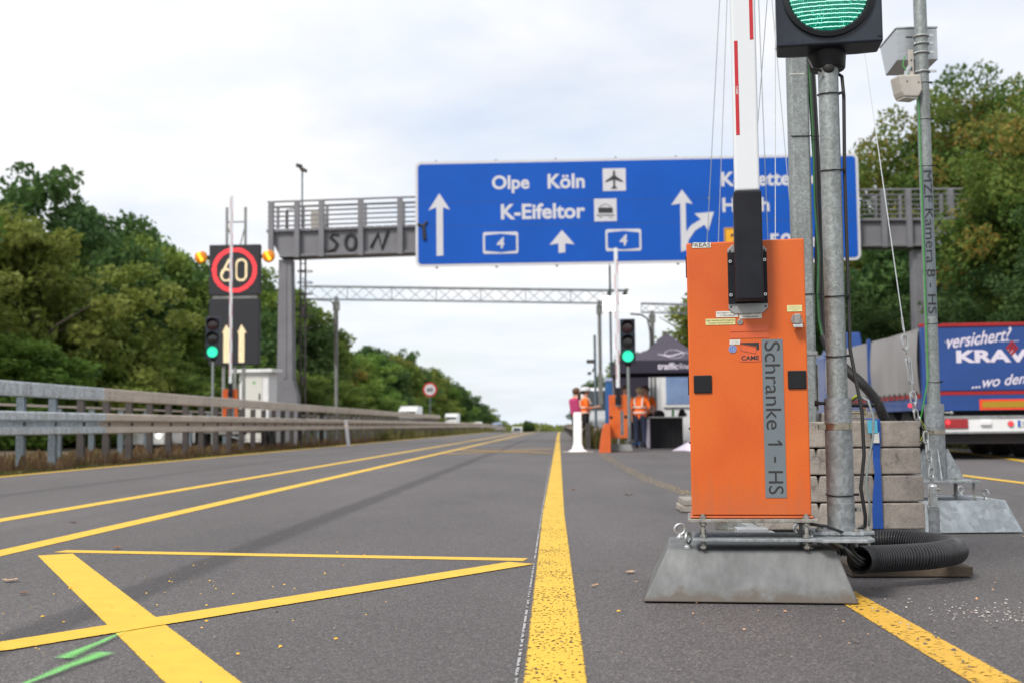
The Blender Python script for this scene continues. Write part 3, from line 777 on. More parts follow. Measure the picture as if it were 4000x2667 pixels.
# cable from the cabinet to the signal pole
b = MB(); b.tube([(.86, 4.68, .306), (.93, 4.66, .294), (1.0, 4.66, .285), (1.06, 4.70, .262), (1.09, 4.76, .250)], .006, 8)
tag(b.build('power_cable', M['rubber']), 'black cable hanging under the nearest orange cabinet', 'cable')

# ------------------------------------------------------------------ traffic lights
def make_signal(loc, rz, label, hz=2.17, detail=False, sleeve=True, base_z=0.0, w=.40, group='three-lamp traffic lights'):
    t = thing('traffic_light', label, 'traffic light', loc, rz, group)
    b = MB(); b.cyl((0, 0, base_z + .02 if not sleeve else base_z + .5), (0, 0, hz - .03), .0405, 28); b.build('pole', M['galvpipe'], t)
    if sleeve:
        b = MB(); b.cyl((0, 0, base_z + .012), (0, 0, base_z + .532), .0535, 32); b.build('pole_sleeve', M['galv'], t, .0015)
        b = MB(); b.prism([(-.12, -.115), (.07, -.115), (.118, -.075), (.118, .07), (.08, .10), (-.12, .10)], .012, Matrix.Translation((0, 0, base_z))); b.build('flange', M['galv'], t, .0015)
        for px_, py_ in ((-.095, -.085), (.045, -.092), (.097, -.045), (-.075, .08), (.09, .06)):
            b = MB(); hexnut(b, (px_, py_, base_z + .013), .0135, .009); b.cyl((px_, py_, base_z - .045), (px_, py_, base_z + .028), .0065, 10); hexnut(b, (px_, py_, base_z - .028), .0135, .012)
            b.build('flange_bolt', M['galvrust'], t)
    # head, local x right / y away from viewer
    H = w * 2.92
    b = MB(); yb = .16
    prof = [(-w / 2, hz), (w / 2, hz), (w / 2, hz + H), (-w / 2, hz + H)]
    vs = [(x, -.10, z) for x, z in prof] + [(x * .97, .02, z + (-.008 if z < hz + .1 else .02)) for x, z in prof] + [(x * .62, .10, z + (.012 if z < hz + .1 else -.01)) for x, z in prof]
    fs = [(3, 2, 1, 0), (8, 9, 10, 11)]
    for o_ in (0, 4):
        for k in range(4): fs.append((o_ + k, o_ + (k + 1) % 4, o_ + 4 + (k + 1) % 4, o_ + 4 + k))
    b.add(vs, fs); b.build('housing', M['signalbox'], t, .008, 3)
    for k in range(3):
        zc_ = hz + .148 + .06 + k * w * .965
        if not detail: zc_ = hz + H / 6 + k * H / 3
        rl = w * .37
        T = Matrix.Translation((0, -.102, zc_)) @ Matrix.Rotation(R(90), 4, 'X')
        b = MB(); b.lathe([(rl * 1.17, 0), (rl * 1.17, .012), (rl * 1.06, .016), (rl * 1.0, .004), (rl, -.01)], 40, T); b.build('lens_ring', M['blackpl'], t)
        b = MB(); b.lathe([(rl, 0.0), (rl * .8, .012), (rl * .4, .020), (.0005, .022)], 40, T)
        b.build('lens', M['greenlens'] if (k == 0 and detail) else M['green'] if k == 0 else M['lensdark'] if k == 1 else M['lensred'], t)
        # visor: open below for the lit lamp
        vp = MB(); vr = rl * 1.10
        n_ = 28; vs = []; fs = []
        for j in range(n_ + 1):
            a_ = R(-15) + R(210) * j / n_
            dl = .19 * max(.08, math.sin(max(0.02, min(math.pi - .02, (a_ + R(15)) / R(210) * math.pi))))
            for rr_, yy in ((vr, -.10), (vr, -.10 - dl), (vr + .003, -.10 - dl), (vr + .003, -.10)):
                vs.append((rr_ * math.cos(a_), yy, zc_ + rr_ * math.sin(a_)))
        for j in range(n_):
            for q in range(4): fs.append((j * 4 + q, j * 4 + (q + 1) % 4, j * 4 + 4 + (q + 1) % 4, j * 4 + 4 + q))
        vp.add(vs, fs, True)
        if not (detail and k == 0): vp.build('visor', M['blackpl'], t)
    b = MB(); T = Matrix.Translation((0, .02, 0))
    b.lathe([(.0, hz - .072), (.067, hz - .072), (.072, hz - .064), (.078, hz + .01), (.0, hz + .01)], 28, T); b.build('socket', M['blackpl'], t, .002)
    if detail:
        b = MB(); b.sphere((0, -.036, hz - .075), .024, 10, (1, .6, 1.1)); b.build('socket_bolt', M['rubber'], t)
        textmesh('lettering', 'SIEMENS', M['signalbox2'], t, (-w / 2 + .02, -w / 2 + .105, hz + .012, hz + .025), -.1012, 0, .01)
        b = MB(); b.bb(w / 2 - .022, w / 2 - .002, -.1025, -.099, hz + .018, hz + .024); b.build('housing_catch', M['blackpl'], t)
        for zz in (2.02, 1.72, 1.395, 1.165):
            pass
    return t
M['signalbox'] = mat('dark blue-black plastic', (.006, .012, .024), .42, 0, .25, 8, coat=0)
M['signalbox2'] = mat('dark blue-black embossed plastic', (.012, .022, .040), .4, 0, .1, 8)
PX, PY = 1.098, 4.835
sg = make_signal((PX, PY, 0), R(-7), 'near traffic light showing green, cropped by the top edge', 2.188, True, True, .243, w=.415)
# band clamp and nut on the sleeve
b = MB(); b.lathe([(.0545, .652), (.0560, .652), (.0560, .677), (.0545, .677)], 40); b.bb(-.082, -.045, -.022, -.018, .652, .674); b.bb(-.082, -.078, -.022, -.002, .652, .674)
b.build('band_clamp', M['brass'], sg)
b = MB(); b.cyl((-.05, -.015, .757), (-.086, -.03, .757), .007, 10); b.prism([(.012 * math.cos(k * math.pi / 3), .012 * math.sin(k * math.pi / 3)) for k in range(6)], .014, Matrix.Translation((-.078, -.027, .757)) @ Matrix.Rotation(R(-90), 4, 'Y'))
b.build('set_bolt', M['chassis'], sg)
b = MB(); b.cyl((.05, .02, .335), (.075, .0, .335), .006, 8); hexnut(b, (.066, .005, .327), .011, .016); b.build('set_bolt', M['galvrust'], sg)
def ziptie(parent, z, r, tail=True, y=0.0, x=0.0, rr=.0025, ang=-.2):
    b = MB(); pts = [(x + r * math.cos(a_), y + r * math.sin(a_), z + .004 * math.sin(a_)) for a_ in [2 * math.pi * k / 28 for k in range(28)]]
    b.tube(pts, rr, 6, close=True)
    b.bb(x + r - .004, x + r + .014, y - .018, y - .010, z - .005, z + .005)
    return b.build('cable_tie', M['blackpl'], parent)
for zz in (2.01, 1.695, 1.185, .945): ziptie(sg, zz, .0445)
for zz in (.395,): ziptie(sg, zz, .0565)
# cables on the signal pole: two runs on its right side
b = MB(); b.tube([(1.12, 4.86, 2.12), (1.155, 4.84, 2.085), (1.158, 4.83, 2.0), (1.152, 4.83, 1.7), (1.152, 4.83, 1.2), (1.150, 4.82, .97), (1.162, 4.80, .86), (1.182, 4.79, .72), (1.185, 4.79, .55), (1.168, 4.79, .42), (1.185, 4.80, .31), (1.192, 4.84, .262), (1.17, 4.90, .25)], .0072, 10)
tag(b.build('signal_cable', M['rubber']), 'black cable tied along the near traffic light pole', 'cable', 'cables on the near signal pole')
b = MB(); b.tube([(1.155, 4.87, .76), (1.18, 4.83, .785), (1.21, 4.80, .765), (1.226, 4.79, .70), (1.222, 4.79, .62), (1.20, 4.79, .52), (1.188, 4.79, .44), (1.205, 4.80, .34), (1.205, 4.83, .27)], .0048, 10)
tag(b.build('signal_cable', M['cablegrey']), 'thin grey cable looping beside the near signal pole', 'cable', 'cables on the near signal pole')
b = MB(); b.tube([(1.155, 4.87, .762), (1.168, 4.84, .782), (1.182, 4.825, .787)], .0054, 8)
tag(b.build('earth_cable_end', M['yelgreen']), 'yellow and green striped cable end above the ratchet strap', 'cable')
b = MB(); b.tube([(1.02, 4.80, 2.175), (1.012, 4.79, 2.14), (1.025, 4.78, 2.105), (1.062, 4.79, 2.095)], .006, 8)
tag(b.build('signal_cable', M['rubber']), 'short curved black cable under the near signal head', 'cable', 'cables on the near signal pole')

# ------------------------------------------------------------------ corrugated hose, cables in its mouth, plank
def corrugated(pts, r, pitch, mt, name, depth=.12, n=28, open0=True):
    P = [Vector(p) for p in pts]
    # Catmull-Rom resample
    Q = []
    for i in range(len(P) - 1):
        p0, p1, p2, p3 = P[max(0, i - 1)], P[i], P[i + 1], P[min(len(P) - 1, i + 2)]
        for k in range(40):
            t_ = k / 40
            Q.append(.5 * ((2 * p1) + (-p0 + p2) * t_ + (2 * p0 - 5 * p1 + 4 * p2 - p3) * t_ * t_ + (-p0 + 3 * p1 - 3 * p2 + p3) * t_ ** 3))
    Q.append(P[-1])
    l = [0]
    for a_, b_ in zip(Q, Q[1:]): l.append(l[-1] + (b_ - a_).length)
    tot = l[-1]; st = pitch / 6; out = []; rs = []; j = 0; s_ = 0; k = 0
    while s_ < tot:
        while j < len(l) - 2 and l[j + 1] < s_: j += 1
        f = (s_ - l[j]) / max(1e-9, l[j + 1] - l[j])
        out.append(Q[j].lerp(Q[j + 1], f)); rs.append(r * (1 - depth * (0, 0, .1, 1, 1, .1)[k % 6])); s_ += st; k += 1
    b = MB(); b.tube(out, rs, n, cap=False)
    inner = out[:90]
    b2 = MB(); b2.tube(inner, [q * .93 for q in rs[:90]], n, cap=False)
    b.v += b2.v; o_ = len(b.v) - len(b2.v); b.f += [tuple(i + o_ for i in f[::-1]) for f in b2.f]; b.sm += b2.sm
    # rim
    b.f += [tuple(reversed((k, (k + 1) % n, o_ + (k + 1) % n, o_ + k))) for k in range(n)]; b.sm += [True] * n
    return b.build(name, mt)
hose = corrugated([(1.188, 4.93, .125), (1.24, 4.985, .122), (1.36, 5.06, .118), (1.50, 5.12, .118), (1.59, 5.18, .120), (1.685, 5.29, .122), (1.705, 5.46, .12), (1.64, 5.62, .12), (1.52, 5.74, .12), (1.30, 5.80, .10)], .056, .0150, M['hosebl'], 'corrugated_hose', .13, 32)
tag(hose, 'thick black corrugated hose curled on a plank beside the near ballast base', 'hose')
b = MB(); b.bb(-.26, .26, -.15, .15, .006, .045)
pl = b.build('timber_plank', M['wood']); pl.location = (1.52, 5.50, 0); pl.rotation_euler = (0, 0, R(-2)); tag(pl, 'flat weathered timber plank under the curled black hose', 'plank')
cab = [((1.03, 4.70, .222), (1.10, 4.70, .19), (1.15, 4.84, .145), (1.22, 4.98, .105)), ((1.05, 4.72, .215), (1.10, 4.74, .165), (1.16, 4.86, .12), (1.22, 4.99, .092)),
       ((1.08, 4.74, .215), (1.10, 4.76, .15), (1.15, 4.86, .105), (1.21, 4.98, .084)), ((1.06, 4.71, .22), (1.115, 4.73, .14), (1.17, 4.88, .10), (1.23, 5.0, .10)), ((1.10, 4.74, .22), (1.125, 4.74, .16), (1.18, 4.87, .13), (1.25, 5.0, .12))]
for i, c_ in enumerate(cab):
    b = MB(); P = [Vector(p) for p in c_]; pts = []
    for k in range(13):
        t_ = k / 12; pts.append((1 - t_) ** 3 * P[0] + 3 * (1 - t_) ** 2 * t_ * P[1] + 3 * (1 - t_) * t_ * t_ * P[2] + t_ ** 3 * P[3])
    b.tube(pts, .0052 if i else .0062, 8)
    tag(b.build('hose_cable', M['cablegrey'] if i == 0 else M['rubber']), 'grey cable running into the mouth of the corrugated hose' if i == 0 else 'black cable hanging into the mouth of the corrugated hose', 'cable', None if i == 0 else 'black cables in the hose mouth')

# ------------------------------------------------------------------ concrete ballast stack, mast, strap, chain
BX0, BX1, BYF = 1.02, 1.822, 6.16
def beam(name, x0, x1, y0, y1, z0, z1, label, mt):
    b = MB()
    # profile in x/z with small V notches where two half beams meet
    nt_ = [(x0 + (x1 - x0) * f) for f in (.34, .69)]
    top = [(x1, z1)]
    for nx in nt_[::-1]:
        top += [(nx + .010, z1), (nx, z1 - .035 - rnd.random() * .02), (nx - .008, z1)]
    poly = [(x0, z0), (x1, z0)] + top + [(x0, z1)]
    b.prism(poly, y1 - y0, Matrix.Translation((0, y1, 0)) @ Matrix.Rotation(R(90), 4, 'X'))
    o = b.build('body', mt, None, .007, 2)
    return o
rows = ['lowest', 'third', 'second', 'top']
for i in range(4):
    z0 = .140 + i * .138
    jx = (rnd.random() - .5) * .012
    o = beam('concrete_block', BX0 + jx, BX1 + jx - .004 * i, BYF + (rnd.random() - .5) * .008, BYF + .30, z0, z0 + .131, '', M['concrete'])
    o.name = 'concrete_block'
    tag(o, ['lowest front block of the strapped concrete stack', 'second front block from below in the strapped concrete stack', 'second front block from the top of the strapped concrete stack', 'topmost front block of the strapped concrete stack under the blue strap'][i], 'concrete block', 'ballast blocks under the mast')
for i, (xa, xb, ya, yb_, za, zb, lb) in enumerate([(1.03, 1.30, 6.62, 6.9, .56, .735, 'pale concrete block behind the stack beside the mast foot'), (1.43, 1.72, 6.50, 6.85, .56, .735, 'pale concrete block peeking over the stack near the ratchet'),
                                                  (1.02, 1.80, 6.50, 6.9, .14, .555, 'rear block of the concrete stack hidden behind the front blocks')]):
    b = MB(); b.bb(xa, xb, ya, yb_, za, zb); o = b.build('concrete_block', M['concrete2'], None, .008); tag(o, lb, 'concrete block', 'ballast blocks under the mast')
# steel grillage below the stack
gr = thing('steel_grillage', 'grey steel channel frame carrying the concrete stack', 'steel frame', (0, 0, 0))
b = MB(); b.bb(.85, 1.86, 6.30, 6.36, .085, .137); b.build('channel', M['galvold'], gr, .003)
b = MB(); b.bb(.85, 1.86, 6.80, 6.86, .085, .137); b.build('channel', M['galvold'], gr, .003)
b = MB(); b.bb(.97, 1.05, 6.05, 7.4, .06, .138); b.build('outrigger', M['alu'], gr, .003)
b = MB(); b.bb(.84, .99, 5.90, 6.02, .10, .17); b.build('outrigger', M['alu'], gr, .003)
for x_ in (.72, .84, 1.2, 1.6):
    b = MB(); b.lathe([(.0, .04), (.07, .04), (.07, .048), (.03, .055), (.022, .09), (.022, .12), (.0, .12)], 20, Matrix.Translation((x_, 6.22, 0))); b.build('foot', M['steelplate'], gr)
for x0_, y0_, x1_, y1_, z_, lb in ((.68, 6.05, 1.1, 6.35, .04, 'long weathered timber under the ballast frame behind the near base'), (.70, 6.4, 1.5, 6.6, .05, 'second weathered timber under the ballast frame'),
                                ):
    b = MB(); b.bb(x0_, x1_, y0_, y1_, .005, z_); tag(b.build('timber_plank', M['wood'], None, .004), lb, 'plank')
for k, lb in enumerate(('lower small stone slab in the pad left of the near cabinet', 'upper small stone slab in the pad left of the near cabinet')):
    b = MB(); b.bb(.90 + .02 * k, 1.25, 9.3, 9.75, .004 + k * .05, .050 + k * .05); tag(b.build('stone_slab', M['concrete'], None, .006), lb, 'stone slab', 'slabs of the outrigger pad')
b = MB(); b.tube([(.98, 8.2, .45), (.94, 8.2, .47), (.94, 8.2, .40), (.97, 8.2, .10)], .006, 6); b.cyl((.90, 8.2, .22), (1.0, 8.2, .22), .008, 8)
tag(b.build('crank_handle', M['galvold']), 'small steel crank handle left of the near cabinet', 'handle')
# ratchet strap
st = thing('ratchet_strap', 'blue ratchet strap lashed over the concrete stack', 'ratchet strap')
b = MB(); xs0 = 1.558
def ribbon(bm, pts, ws, th=.003):
    vs = []; fs = []
    for (x, y, z), w_ in zip(pts, ws):
        vs += [(x - w_ / 2, y, z), (x + w_ / 2, y, z), (x + w_ / 2, y + th, z - th), (x - w_ / 2, y + th, z - th)]
    for i in range(len(pts) - 1):
        for q in range(4): fs.append((i * 4 + q, i * 4 + (q + 1) % 4, i * 4 + 4 + (q + 1) % 4, i * 4 + 4 + q))
    fs += [(0, 1, 2, 3), tuple(len(vs) - 4 + q for q in (3, 2, 1, 0))]
    bm.add(vs, fs)
yf = BYF - .012
ribbon(b, [(1.52, 6.32, .700), (1.56, 6.2, .700), (1.585, yf, .694), (1.587, yf - .004, .60), (1.582, yf, .50), (1.586, yf - .006, .42), (1.580, yf - .006, .33), (1.578, yf - .004, .22), (1.580, yf, .145)], [.05, .045, .044, .040, .036, .032, .044, .052, .052])
b.build('webbing', M['blue_strap'], st)
b = MB(); ribbon(b, [(1.563, yf - .014, .690), (1.565, yf - .016, .625)], [.050, .048]); b.build('label_loop', M['cyan'], st)
b = MB(); ribbon(b, [(1.578, yf - .013, .628), (1.580, yf - .013, .575)], [.034, .034], .001); b.build('printed_tag', M['sticker'], st)
b = MB(); b.cyl((1.42, 6.24, .770), (1.60, 6.22, .765), .011, 14); b.build('ratchet_handle', M['blackpl'], st)
b = MB(); b.bb(1.43, 1.55, 6.22, 6.26, .712, .722); b.bb(1.43, 1.436, 6.2, 6.28, .712, .755); b.bb(1.55, 1.556, 6.2, 6.28, .712, .755); b.cyl((1.42, 6.25, .730), (1.57, 6.25, .730), .012, 12)
b.build('ratchet_body', M['brass'], st)
# mast
ms_ = thing('guyed_mast', 'tall square galvanised mast standing behind the near barrier with black cables', 'mast', (1.352, 6.72, 0))
b = MB(); s_ = .055; c = .014
b.prism([(-s_ + c, -s_), (s_ - c, -s_), (s_, -s_ + c), (s_, s_ - c), (s_ - c, s_), (-s_ + c, s_), (-s_, s_ - c), (-s_, -s_ + c)], 9.3, Matrix.Translation((0, 0, .56))); b.build('mast_tube', M['galvpipe'], ms_, .003)
b = MB(); b.bb(-.060, .060, -.060, .060, 1.052, 1.073); b.build('mast_collar', M['steelplate'], ms_, .002)
b = MB(); b.bb(.058, .062, -.05, .05, .75, 1.0); b.build('mast_lug', M['galvold'], ms_)
for zz in (2.28, 1.39):
    b = MB(); b.bb(-.058, .058, -.0595, -.056, zz - .003, zz + .003); b.bb(.056, .12, -.062, -.058, zz - .006, zz); b.build('cable_tie', M['blackpl'], ms_)
b = MB(); b.bb(-.052, .03, -.0575, -.056, 2.632, 2.637); b.build('weld_seam', M['sticker'], ms_)
for k in range(6):
    b = MB(); ox = .072 + .010 * (k % 4); oy = -.04 + .014 * (k // 2)
    b.tube([(ox - .01, oy, 5.0), (ox - .01, oy, 2.65), (ox, oy, 2.28), (ox - .002 + .004 * k, oy, 1.9), (ox + .012 - .003 * k, oy, 1.6), (ox, oy, 1.39), (ox + .004, oy, 1.25), (.095 + .006 * k, oy, 1.13), (.11 + .003 * k, -.1, 1.07)], .0065, 8)
    b.build('mast_cable', M['cabledkgreen'] if k == 0 else M['rubber'], ms_)
cond = corrugated([(1.435, 6.60, 1.15), (1.465, 6.55, 1.05), (1.52, 6.5, .97), (1.60, 6.45, .88), (1.67, 6.45, .79), (1.72, 6.5, .70)], .027, .011, M['rubber'], 'conduit', .12, 18)
tag(cond, 'thin black corrugated conduit slanting down behind the near signal pole', 'conduit')

# guy wires: real ropes running up to the mast head and its outriggers
def wire(a_, b_, r, lb, m_='wire', ext=0):
    a_, b_ = Vector(a_), Vector(b_); d = b_ - a_
    b = MB(); b.tube([a_, b_ + d * ext], r, 6)
    return tag(b.build('guy_wire', M[m_]), lb, 'guy wire', 'guy wires of the mast')
wire((1.005, 9.4, 0.09), (1.185, 8.6, 3.77), .0028, 'leftmost dull guy wire passing left of the white barrier arm', 'wiregreen', .55)
wire((1.138, 9.5, .1), (1.152, 8.0, 3.55), .0026, 'pale guy wire just left of the white barrier arm', 'wire', .5)
wire((1.60, 9.1, .3), (1.365, 8.0, 3.546), .0026, 'thin guy wire just right of the white barrier arm', 'wiregreen', .5)
wire((.949, 5.78, 1.95), (.996, 5.6, 2.685), .0018, 'dark slanting guy wire beside the upper white arm', 'wiregreen', .5)
wire((.975, 5.6, .35), (1.034, 5.6, 2.684), .0021, 'bright vertical steel rope left of the square mast', 'wire', .6)
wire((1.60, 7.9, .8), (1.309, 7.2, 3.258), .0025, 'slanting guy wire crossing in front of the square mast', 'wire', .5)
wire((1.753, 6.2, 1.17), (1.676, 6.5, 2.721), .0026, 'bright guy wire ending at the chain and turnbuckle', 'wire', 1.2)
b = MB(); b.lathe([(.0, -.014), (.008, -.01), (.009, .004), (.0, .008)], 10, Matrix.Translation((1.125, 9.0, 2.38))); tag(b.build('wire_clip', M['galvold']), 'small clip on the leftmost guy wire', 'clip')
b = MB(); b.lathe([(.014, -.010), (.0, .012)], 8, Matrix.Translation((1.338, 7.25, 2.975))); tag(b.build('wire_clip', M['galvold']), 'small clip on the guy wire left of the square mast', 'clip')
# chain with shackle, turnbuckle and links
def link(L_, w_, r):
    pts = []
    for k in range(8): a_ = math.pi * k / 7; pts.append((w_ / 2 * math.cos(a_), 0, L_ / 2 - w_ / 2 + w_ / 2 * math.sin(a_)))
    for k in range(8): a_ = math.pi + math.pi * k / 7; pts.append((w_ / 2 * math.cos(a_), 0, -L_ / 2 + w_ / 2 + w_ / 2 * math.sin(a_)))
    b = MB(); b.tube(pts, r, 8, close=True)
    return b
ch = thing('tension_chain', 'galvanised chain with turnbuckle hanging beside the concrete stack', 'chain')
def put(bm, name, p, tilt, tw, m_='zinc'):
    o = bm.build(name, M[m_], ch); o.location = p; o.rotation_euler = (0, tilt, tw); return o
b = MB(); b.cyl((0, 0, -.02), (0, 0, .05), .006, 10); put(b, 'ferrule', (1.752, 6.2, 1.165), R(-6), 0)
b = link(.05, .018, .0032); put(b, 'thimble', (1.757, 6.2, 1.13), R(-4), R(70))
b = link(.075, .034, .0046); b.cyl((-.017, 0, -.012), (-.017, 0, .012), .008, 8); put(b, 'quick_link', (1.757, 6.2, 1.085), R(-4), R(20))
b = link(.034, .018, .0035); b.cyl((0, 0, -.05), (0, 0, -.01), .0042, 8); put(b, 'eye_screw', (1.764, 6.2, 1.043), R(-4), R(80))
b = link(.135, .028, .0045); b.cyl((0, 0, .045), (0, 0, .075), .009, 10); b.cyl((0, 0, -.075), (0, 0, -.045), .009, 10); b.cyl((0, 0, .02), (0, 0, .07), .0042, 8); b.cyl((0, 0, -.07), (0, 0, -.02), .0042, 8)
put(b, 'turnbuckle', (1.776, 6.2, .938), R(-6), R(25))
b = MB(); b.cyl((0, 0, -.02), (0, 0, .03), .0045, 8); b.ring((0, 0, -.032), .011, .004, 'Y', 14, 6); put(b, 'eye_screw', (1.786, 6.2, .842), R(-4), R(60))
cpts = [((1.790, 6.19, .790), 20), ((1.789, 6.18, .752), 100), ((1.794, 6.17, .715), 25), ((1.803, 6.16, .679), 100)]
b = link(.065, .030, .0045); b.cyl((.015, 0, -.012), (.015, 0, .012), .0075, 8); put(b, 'quick_link', (1.787, 6.19, .800), R(-5), R(15))
for p, a_ in cpts[1:]:
    put(link(.052, .024, .0042), 'chain_link', p, R(-8), R(a_))
z_ = .60; k = 0
while z_ > .21:
    x_ = 1.828 + .010 * math.sin(z_ * 18) + (.0 if z_ > .4 else .008)
    put(link(.062, .024, .0042), 'chain_link', (x_, 6.10, z_), R(8 * math.sin(k * 2.1)), R(15 if k % 2 == 0 else 100)); z_ -= .044; k += 1
# jack spindle
jk = thing('screw_jack', 'grey screw jack with threaded spindle right of the concrete stack', 'jack', (1.772, 5.86, 0))
b = MB(); b.cyl((0, 0, .10), (0, 0, .268), .026, 24); b.build('jack_tube', M['galv'], jk, .001)
zz = .268; pr_ = []
while zz < .372:
    pr_ += [(.0175, zz), (.0215, zz + .0035), (.0215, zz + .005), (.0175, zz + .0085)]; zz += .0105
b = MB(); b.lathe([(.0, .26)] + pr_ + [(.016, .378), (.0, .38)], 24); b.build('spindle', M['zinc'], jk)
b = MB(); b.lathe([(.0, .085), (.040, .085), (.040, .105), (.0, .105)], 24); b.build('foot_plate', M['galvold'], jk, .002)
b = MB(); b.cyl((.02, 0, .355), (.030, 0, .355), .007, 10); b.build('lock_pin', M['brass'], jk)

# ------------------------------------------------------------------ camera pole and its base
make_weight((2.36, 7.75, 0), R(2), 'clean grey ballast base under the camera pole at right', M['ballast2'], 'steel ballast bases')
cp = thing('camera_pole', 'slim galvanised pole lettered MZF Kamera 8 - HS carrying a small camera', 'camera pole', (2.352, 7.70, 0))
b = MB(); b.cyl((0, 0, .7), (0, 0, 4.4), .041, 24); b.build('pole', M['galvpipe'], cp)
b = MB(); b.cyl((0, 0, .315), (0, 0, .79), .061, 28); b.build('pole_sleeve', M['galv'], cp, .002)
b = MB(); b.bb(-.24, .20, -.22, .22, .300, .315); b.build('foot_plate', M['galv'], cp, .002)
for a_ in (0, 180, 90, 270):
    b = MB(); b.prism([(.06, .0), (.165, .0), (.165, .012), (.075, .19), (.06, .19)], .008, Matrix.Translation((0, 0, .316)) @ Matrix.Rotation(R(a_ - 6), 4, 'Z') @ Matrix.Rotation(R(90), 4, 'X') @ Matrix.Translation((0, 0, -.004)))
    b.build('gusset', M['galv'], cp)
for px_, py_ in ((-.2, -.18), (.17, -.18), (.17, .18), (-.2, .18), (.09, -.1)):
    b = MB(); b.cyl((px_, py_, .195), (px_, py_, .33), .008, 10); hexnut(b, (px_, py_, .316), .014, .011); hexnut(b, (px_, py_, .199), .014, .011); b.build('anchor_bolt', M['galvold'], cp)
b = MB(); b.lathe([(.062, .60), (.0645, .60), (.0645, .625), (.062, .625)], 28); b.bb(-.085, -.06, -.03, -.02, .60, .625); b.build('band_clamp', M['brass'], cp)
b = MB(); b.cyl((.055, -.02, .735), (.105, -.025, .732), .008, 10); b.sphere((.10, -.025, .732), .014, 8); b.build('set_bolt', M['galvrust'], cp)
for zz in (2.86, 2.62, 2.315, 1.64, 1.30, .93): ziptie(cp, zz, .0425, rr=.002)
for zz in (3.115, 3.165, 3.055):
    b = MB(); b.ring((0, 0, zz), .047, .0055, 'Z', 24, 6); b.bb(.044, .07, -.03, -.02, zz - .008, zz + .008); b.build('bracket_band', M['zinc'], cp)
b = MB(); b.ring((0, 0, 2.93), .047, .006, 'Z', 24, 6); b.bb(.04, .08, -.04, -.03, 2.92, 2.935); b.build('bracket_band', M['zinc'], cp)
# lettering strip wrapped on the pole front
b = MB(); b.lathe([(.0411, 1.345), (.0418, 1.345), (.0418, 2.295), (.0411, 2.295)], 24, None, R(-145), R(-30)); b.build('name_strip', M['stripgrey'], cp)
tm = textmesh('lettering', 'MZF Kamera 8 - HS', M['ink'], cp, (-.026, .030, 1.36, 2.28), -.043, -90)
import bmesh
bmx = bmesh.new(); bmx.from_mesh(tm.data)
for xx in np.linspace(-.028, .032, 13):
    bmesh.ops.bisect_plane(bmx, geom=bmx.verts[:] + bmx.edges[:] + bmx.faces[:], plane_co=(float(xx), 0, 0), plane_no=(1, 0, 0), dist=1e-6)
bmx.to_mesh(tm.data); bmx.free()
for v in tm.data.vertices:
    a_ = (v.co.x - .001) / .0440; v.co.x = .0440 * math.sin(a_); v.co.y = -.0440 * math.cos(a_)
b = MB(); b.tube([(-.115, -.03, 3.03), (-.135, -.04, 2.97), (-.10, -.05, 2.9), (-.05, -.05, 2.82), (-.042, -.045, 2.6), (-.043, -.045, 2.0), (-.044, -.045, 1.3), (-.043, -.04, .95), (-.095, -.05, .72), (-.115, -.03, .62)], .0045, 8); b.build('earth_cable', M['cablegreen'], cp)
for k in range(4):
    b = MB(); b.tube([(-.115, -.03, .60), (-.14, -.04, .66 - .02 * k), (-.10, -.05, .69 - .01 * k), (-.07, -.05, .64 - .02 * k), (-.10, -.03, .56 - .01 * k)], .003, 6); b.build('cable_tangle', [M['yelgreen'], M['rubber'], M['brass'], M['rubber']][k], cp)
# junction box (seen from a corner) and camera
bxo = thing('junction_box', 'aluminium box strapped behind the camera pole top', 'junction box', (2.32, 7.79, 3.04), R(0))
b = MB(); b.add([(-.10, 0, 0), (.165, 0, .0), (.165, .36, .0), (-.10, .28, -.02), (-.10, 0, .21), (.165, 0, .21), (.165, .36, .21), (-.10, .40, .21)], [(0, 3, 2, 1), (4, 5, 6, 7), (0, 1, 5, 4), (1, 2, 6, 5), (2, 3, 7, 6), (3, 0, 4, 7)])
b.build('body', M['alu'], bxo, .004)
b = MB(); b.bb(-.105, .17, -.005, .405, .2115, .224); b.build('lid', M['zinc'], bxo, .003)
b = MB(); b.bb(-.04, .02, -.003, -.0005, .15, .158); b.build('slot', M['ink'], bxo)
cm = thing('traffic_camera', 'small off-white camera housing hanging left of the camera pole', 'camera', (2.235, 7.66, 2.80), R(18))
b = MB(); b.prism([(-.085, .085), (.075, .10), (.085, .0), (.055, -.05), (-.05, -.055), (-.065, -.02)], .11, Matrix.Rotation(R(90), 4, 'X') @ Matrix.Translation((0, 0, -.055))); b.build('body', M['beige'], cm, .012, 3)
b = MB(); b.bb(-.0475, .052, -.045, .045, -.062, -.050); b.build('base_cover', M['sticker'], cm, .004)
for x_ in (-.03, .055):
    b = MB(); b.cyl((x_, -.0555, .045), (x_, -.058, .045), .005, 10); b.build('screw', M['ink'], cm)
b = MB(); b.bb(.02, .055, -.01, .0, .10, .27); b.build('bracket', M['beige'], cm, .002)
b = MB(); b.tube([(.0, 0, .09), (.01, 0, .13), (.03, -.005, .16)], .016, 8); b.build('neck', M['alu'], cm)
b = MB(); b.cyl((.038, -.012, .2), (.038, -.0105, .2), .006, 10); b.bb(.034, .042, -.0125, -.0105, .13, .16); b.build('bracket_hole', M['ink'], cm)

